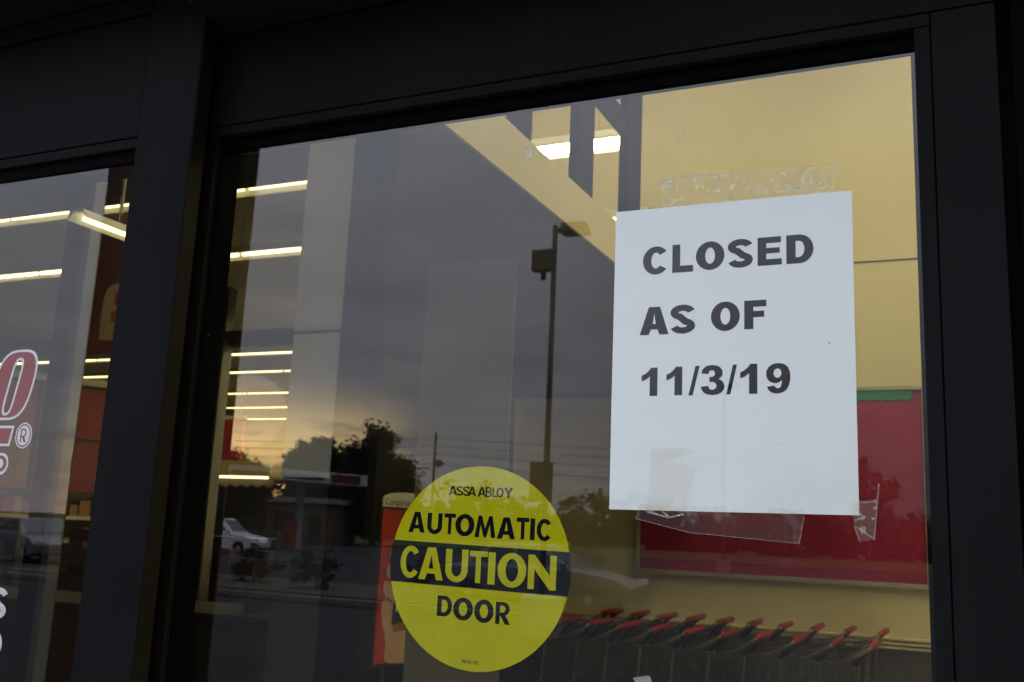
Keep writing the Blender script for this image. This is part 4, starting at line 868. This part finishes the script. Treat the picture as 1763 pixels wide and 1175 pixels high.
# ---- cars
def car(label, loc, rz, paint, kind='sedan'):
    t = thing('parked_car', label, 'car', loc, rz)
    suv = kind == 'suv'
    Hh = 1.72 if suv else 1.44; W2 = .92; bl = 1.02 if suv else .92   # belt line
    low = [(-2.2,.32),(-2.28,.55),(-2.22,bl-.06),(-1.9,bl),(.85,bl),(1.5,bl-.07),(2.05,bl-.2),(2.28,.62),(2.25,.34),(1.8,.24),(-1.8,.24)]
    bd = MB(); n = len(low)
    for s in (-1, -.97, .97, 1):
        k = .90 if abs(s) == 1 else 1.0
        bd.v += [(x*(.985 if abs(s) == 1 else 1), s*W2, .62+(z-.62)*k) for x, z in low]
    for a in range(3):
        for i in range(n): bd.f.append((a*n+i, a*n+(i+1) % n, (a+1)*n+(i+1) % n, (a+1)*n+i))
    bd.f.append(tuple(reversed(range(n)))); bd.f.append(tuple(range(3*n, 4*n)))
    bd.build('body', paint, t, 0.03, True)
    xr = -2.1 if suv else -1.75; xt0, xt1 = (-1.75, .25) if suv else (-.95, .15)
    cb = MB(); W1 = .86; W0 = .68
    cb.add([(xr,-W1,bl-.01),(1.05,-W1,bl-.01),(1.05,W1,bl-.01),(xr,W1,bl-.01),(xt0,-W0,Hh),(xt1,-W0,Hh),(xt1,W0,Hh),(xt0,W0,Hh)],
           [(4,5,6,7),(0,1,5,4),(1,2,6,5),(2,3,7,6),(3,0,4,7)])
    cab = cb.build('cabin', paint, t, 0.05, True)
    for s in (-1, 1):
        def L(u, v_): # point on side plane
            x0 = xr+(xt0-xr)*v_; x1 = 1.05+(xt1-1.05)*v_; return (x0+(x1-x0)*u, s*(W1+(W0-W1)*v_+.006), bl+(Hh-bl)*v_)
        for a, b in ((.10, .47), (.51, .90)):
            vs = [L(a,.14), L(b,.14), L(b-.02,.86), L(a+.02,.86)]; vs2 = [(x, y-s*.03, z) for x, y, z in vs]
            MB().add(vs+vs2, [(0,1,2,3),(7,6,5,4),(0,4,5,1),(1,5,6,2),(2,6,7,3),(3,7,4,0)]).build('side_window', M_CARGL, cab)
    for nm, xa, xb, sg in (('windscreen', 1.05, xt1, 1), ('rear_window', xr, xt0, -1)):
        def Q(u, v_): return (xa+(xb-xa)*v_+sg*.008, u*(W1+(W0-W1)*v_)*.9, bl+(Hh-bl)*v_+.006)
        vs = [Q(-1,.1), Q(1,.1), Q(1,.9), Q(-1,.9)]; vs2 = [(x-sg*.03, y, z) for x, y, z in vs]
        MB().add(vs+vs2, [(0,1,2,3),(7,6,5,4),(0,4,5,1),(1,5,6,2),(2,6,7,3),(3,7,4,0)]).build(nm, M_CARGL, cab)
    for x in (-1.38, 1.38):
        for s in (-1, 1):
            wv = MB().lathe([(.22,-.1),(.31,-.1),(.33,-.06),(.33,.06),(.31,.1),(.22,.1)], (x, s*.83, .33), 'Y', 22).build('wheel', M_TYRE, t, smooth=True)
            MB().lathe([(.05,-.104),(.2,-.09),(.2,.09),(.05,.104)], (x, s*.83, .33), 'Y', 14).build('rim', M_ALU, wv)
    for s in (-1, 1):
        B('headlight', (2.12, s*.66-.16, .64), (2.275, s*.66+.16, .76), M_LAMPH, t, .02); B('tail_light', (-2.285, s*.68-.14, .68), (-2.15, s*.68+.14, .85), M_TAIL, t, .02)
        B('mirror', (.72, s*.93-.07, bl+.02), (.84, s*.93+.07, bl+.14), paint, t, .02)
    return t
GZ = -0.12
car('white car with its bonnet to the right, reflected lower left', (-34.7, -40, GZ), R(-12), M_CWHITE, 'suv')
car('distant silver car reflected behind the bonnet of the white car', (-56.5, -74, GZ), R(5), M_CSILV, 'suv')
car('grey car reflected faintly right of the yellow sticker', (-8.9, -20.5, GZ), R(-4), mat('car_grey', (0.14, 0.14, 0.15), 0.3))
car('dim grey car reflected low in the side panel', (-29.0, -24, GZ), R(20), mat('car_grey', (0.14, 0.14, 0.15), 0.3))

# ---- planted island
isl = thing('planted_island', 'kerbed planting island in the parking lot reflected low in the door', 'island', (-15.5, -19.3, GZ))
B('kerb', (-7.5, -2.2, 0.004), (7.5, 2.2, .15), mat('old_kerb', (.13, .125, .115), .9, 0, .2, 2), isl, .03); B('mulch_bed', (-7.3, -2.0, .152), (7.3, 2.0, .19), M_MULCH, isl)
q = random.Random(9)
for i, (x, lab) in enumerate(((-5.6, 'leftmost shrub on the planting island'), (-3.2, 'second shrub from the left on the planting island'), (-.9, 'middle shrub on the planting island'), (1.6, 'second shrub from the right on the planting island'), (4.3, 'rightmost shrub on the planting island'))):
    s_ = thing('shrub', lab, 'shrub', (-15.5+x, -19.3+q.uniform(-.6, .6), GZ+.19), 0, 'shrubs on the island')
    link('foliage', leaf_mesh('foliage', [(0,0,.45,.7,.6,.45),(.35,.1,.35,.5,.5,.35),(-.4,0,.4,.5,.5,.35)], 900, .07, 40+i, M_LEAF), s_)
    MB().tube([(0,0,-.02),(.05,0,.3),(0,.05,.6)], .03, 6, .01).build('stem', M_BARK, s_)
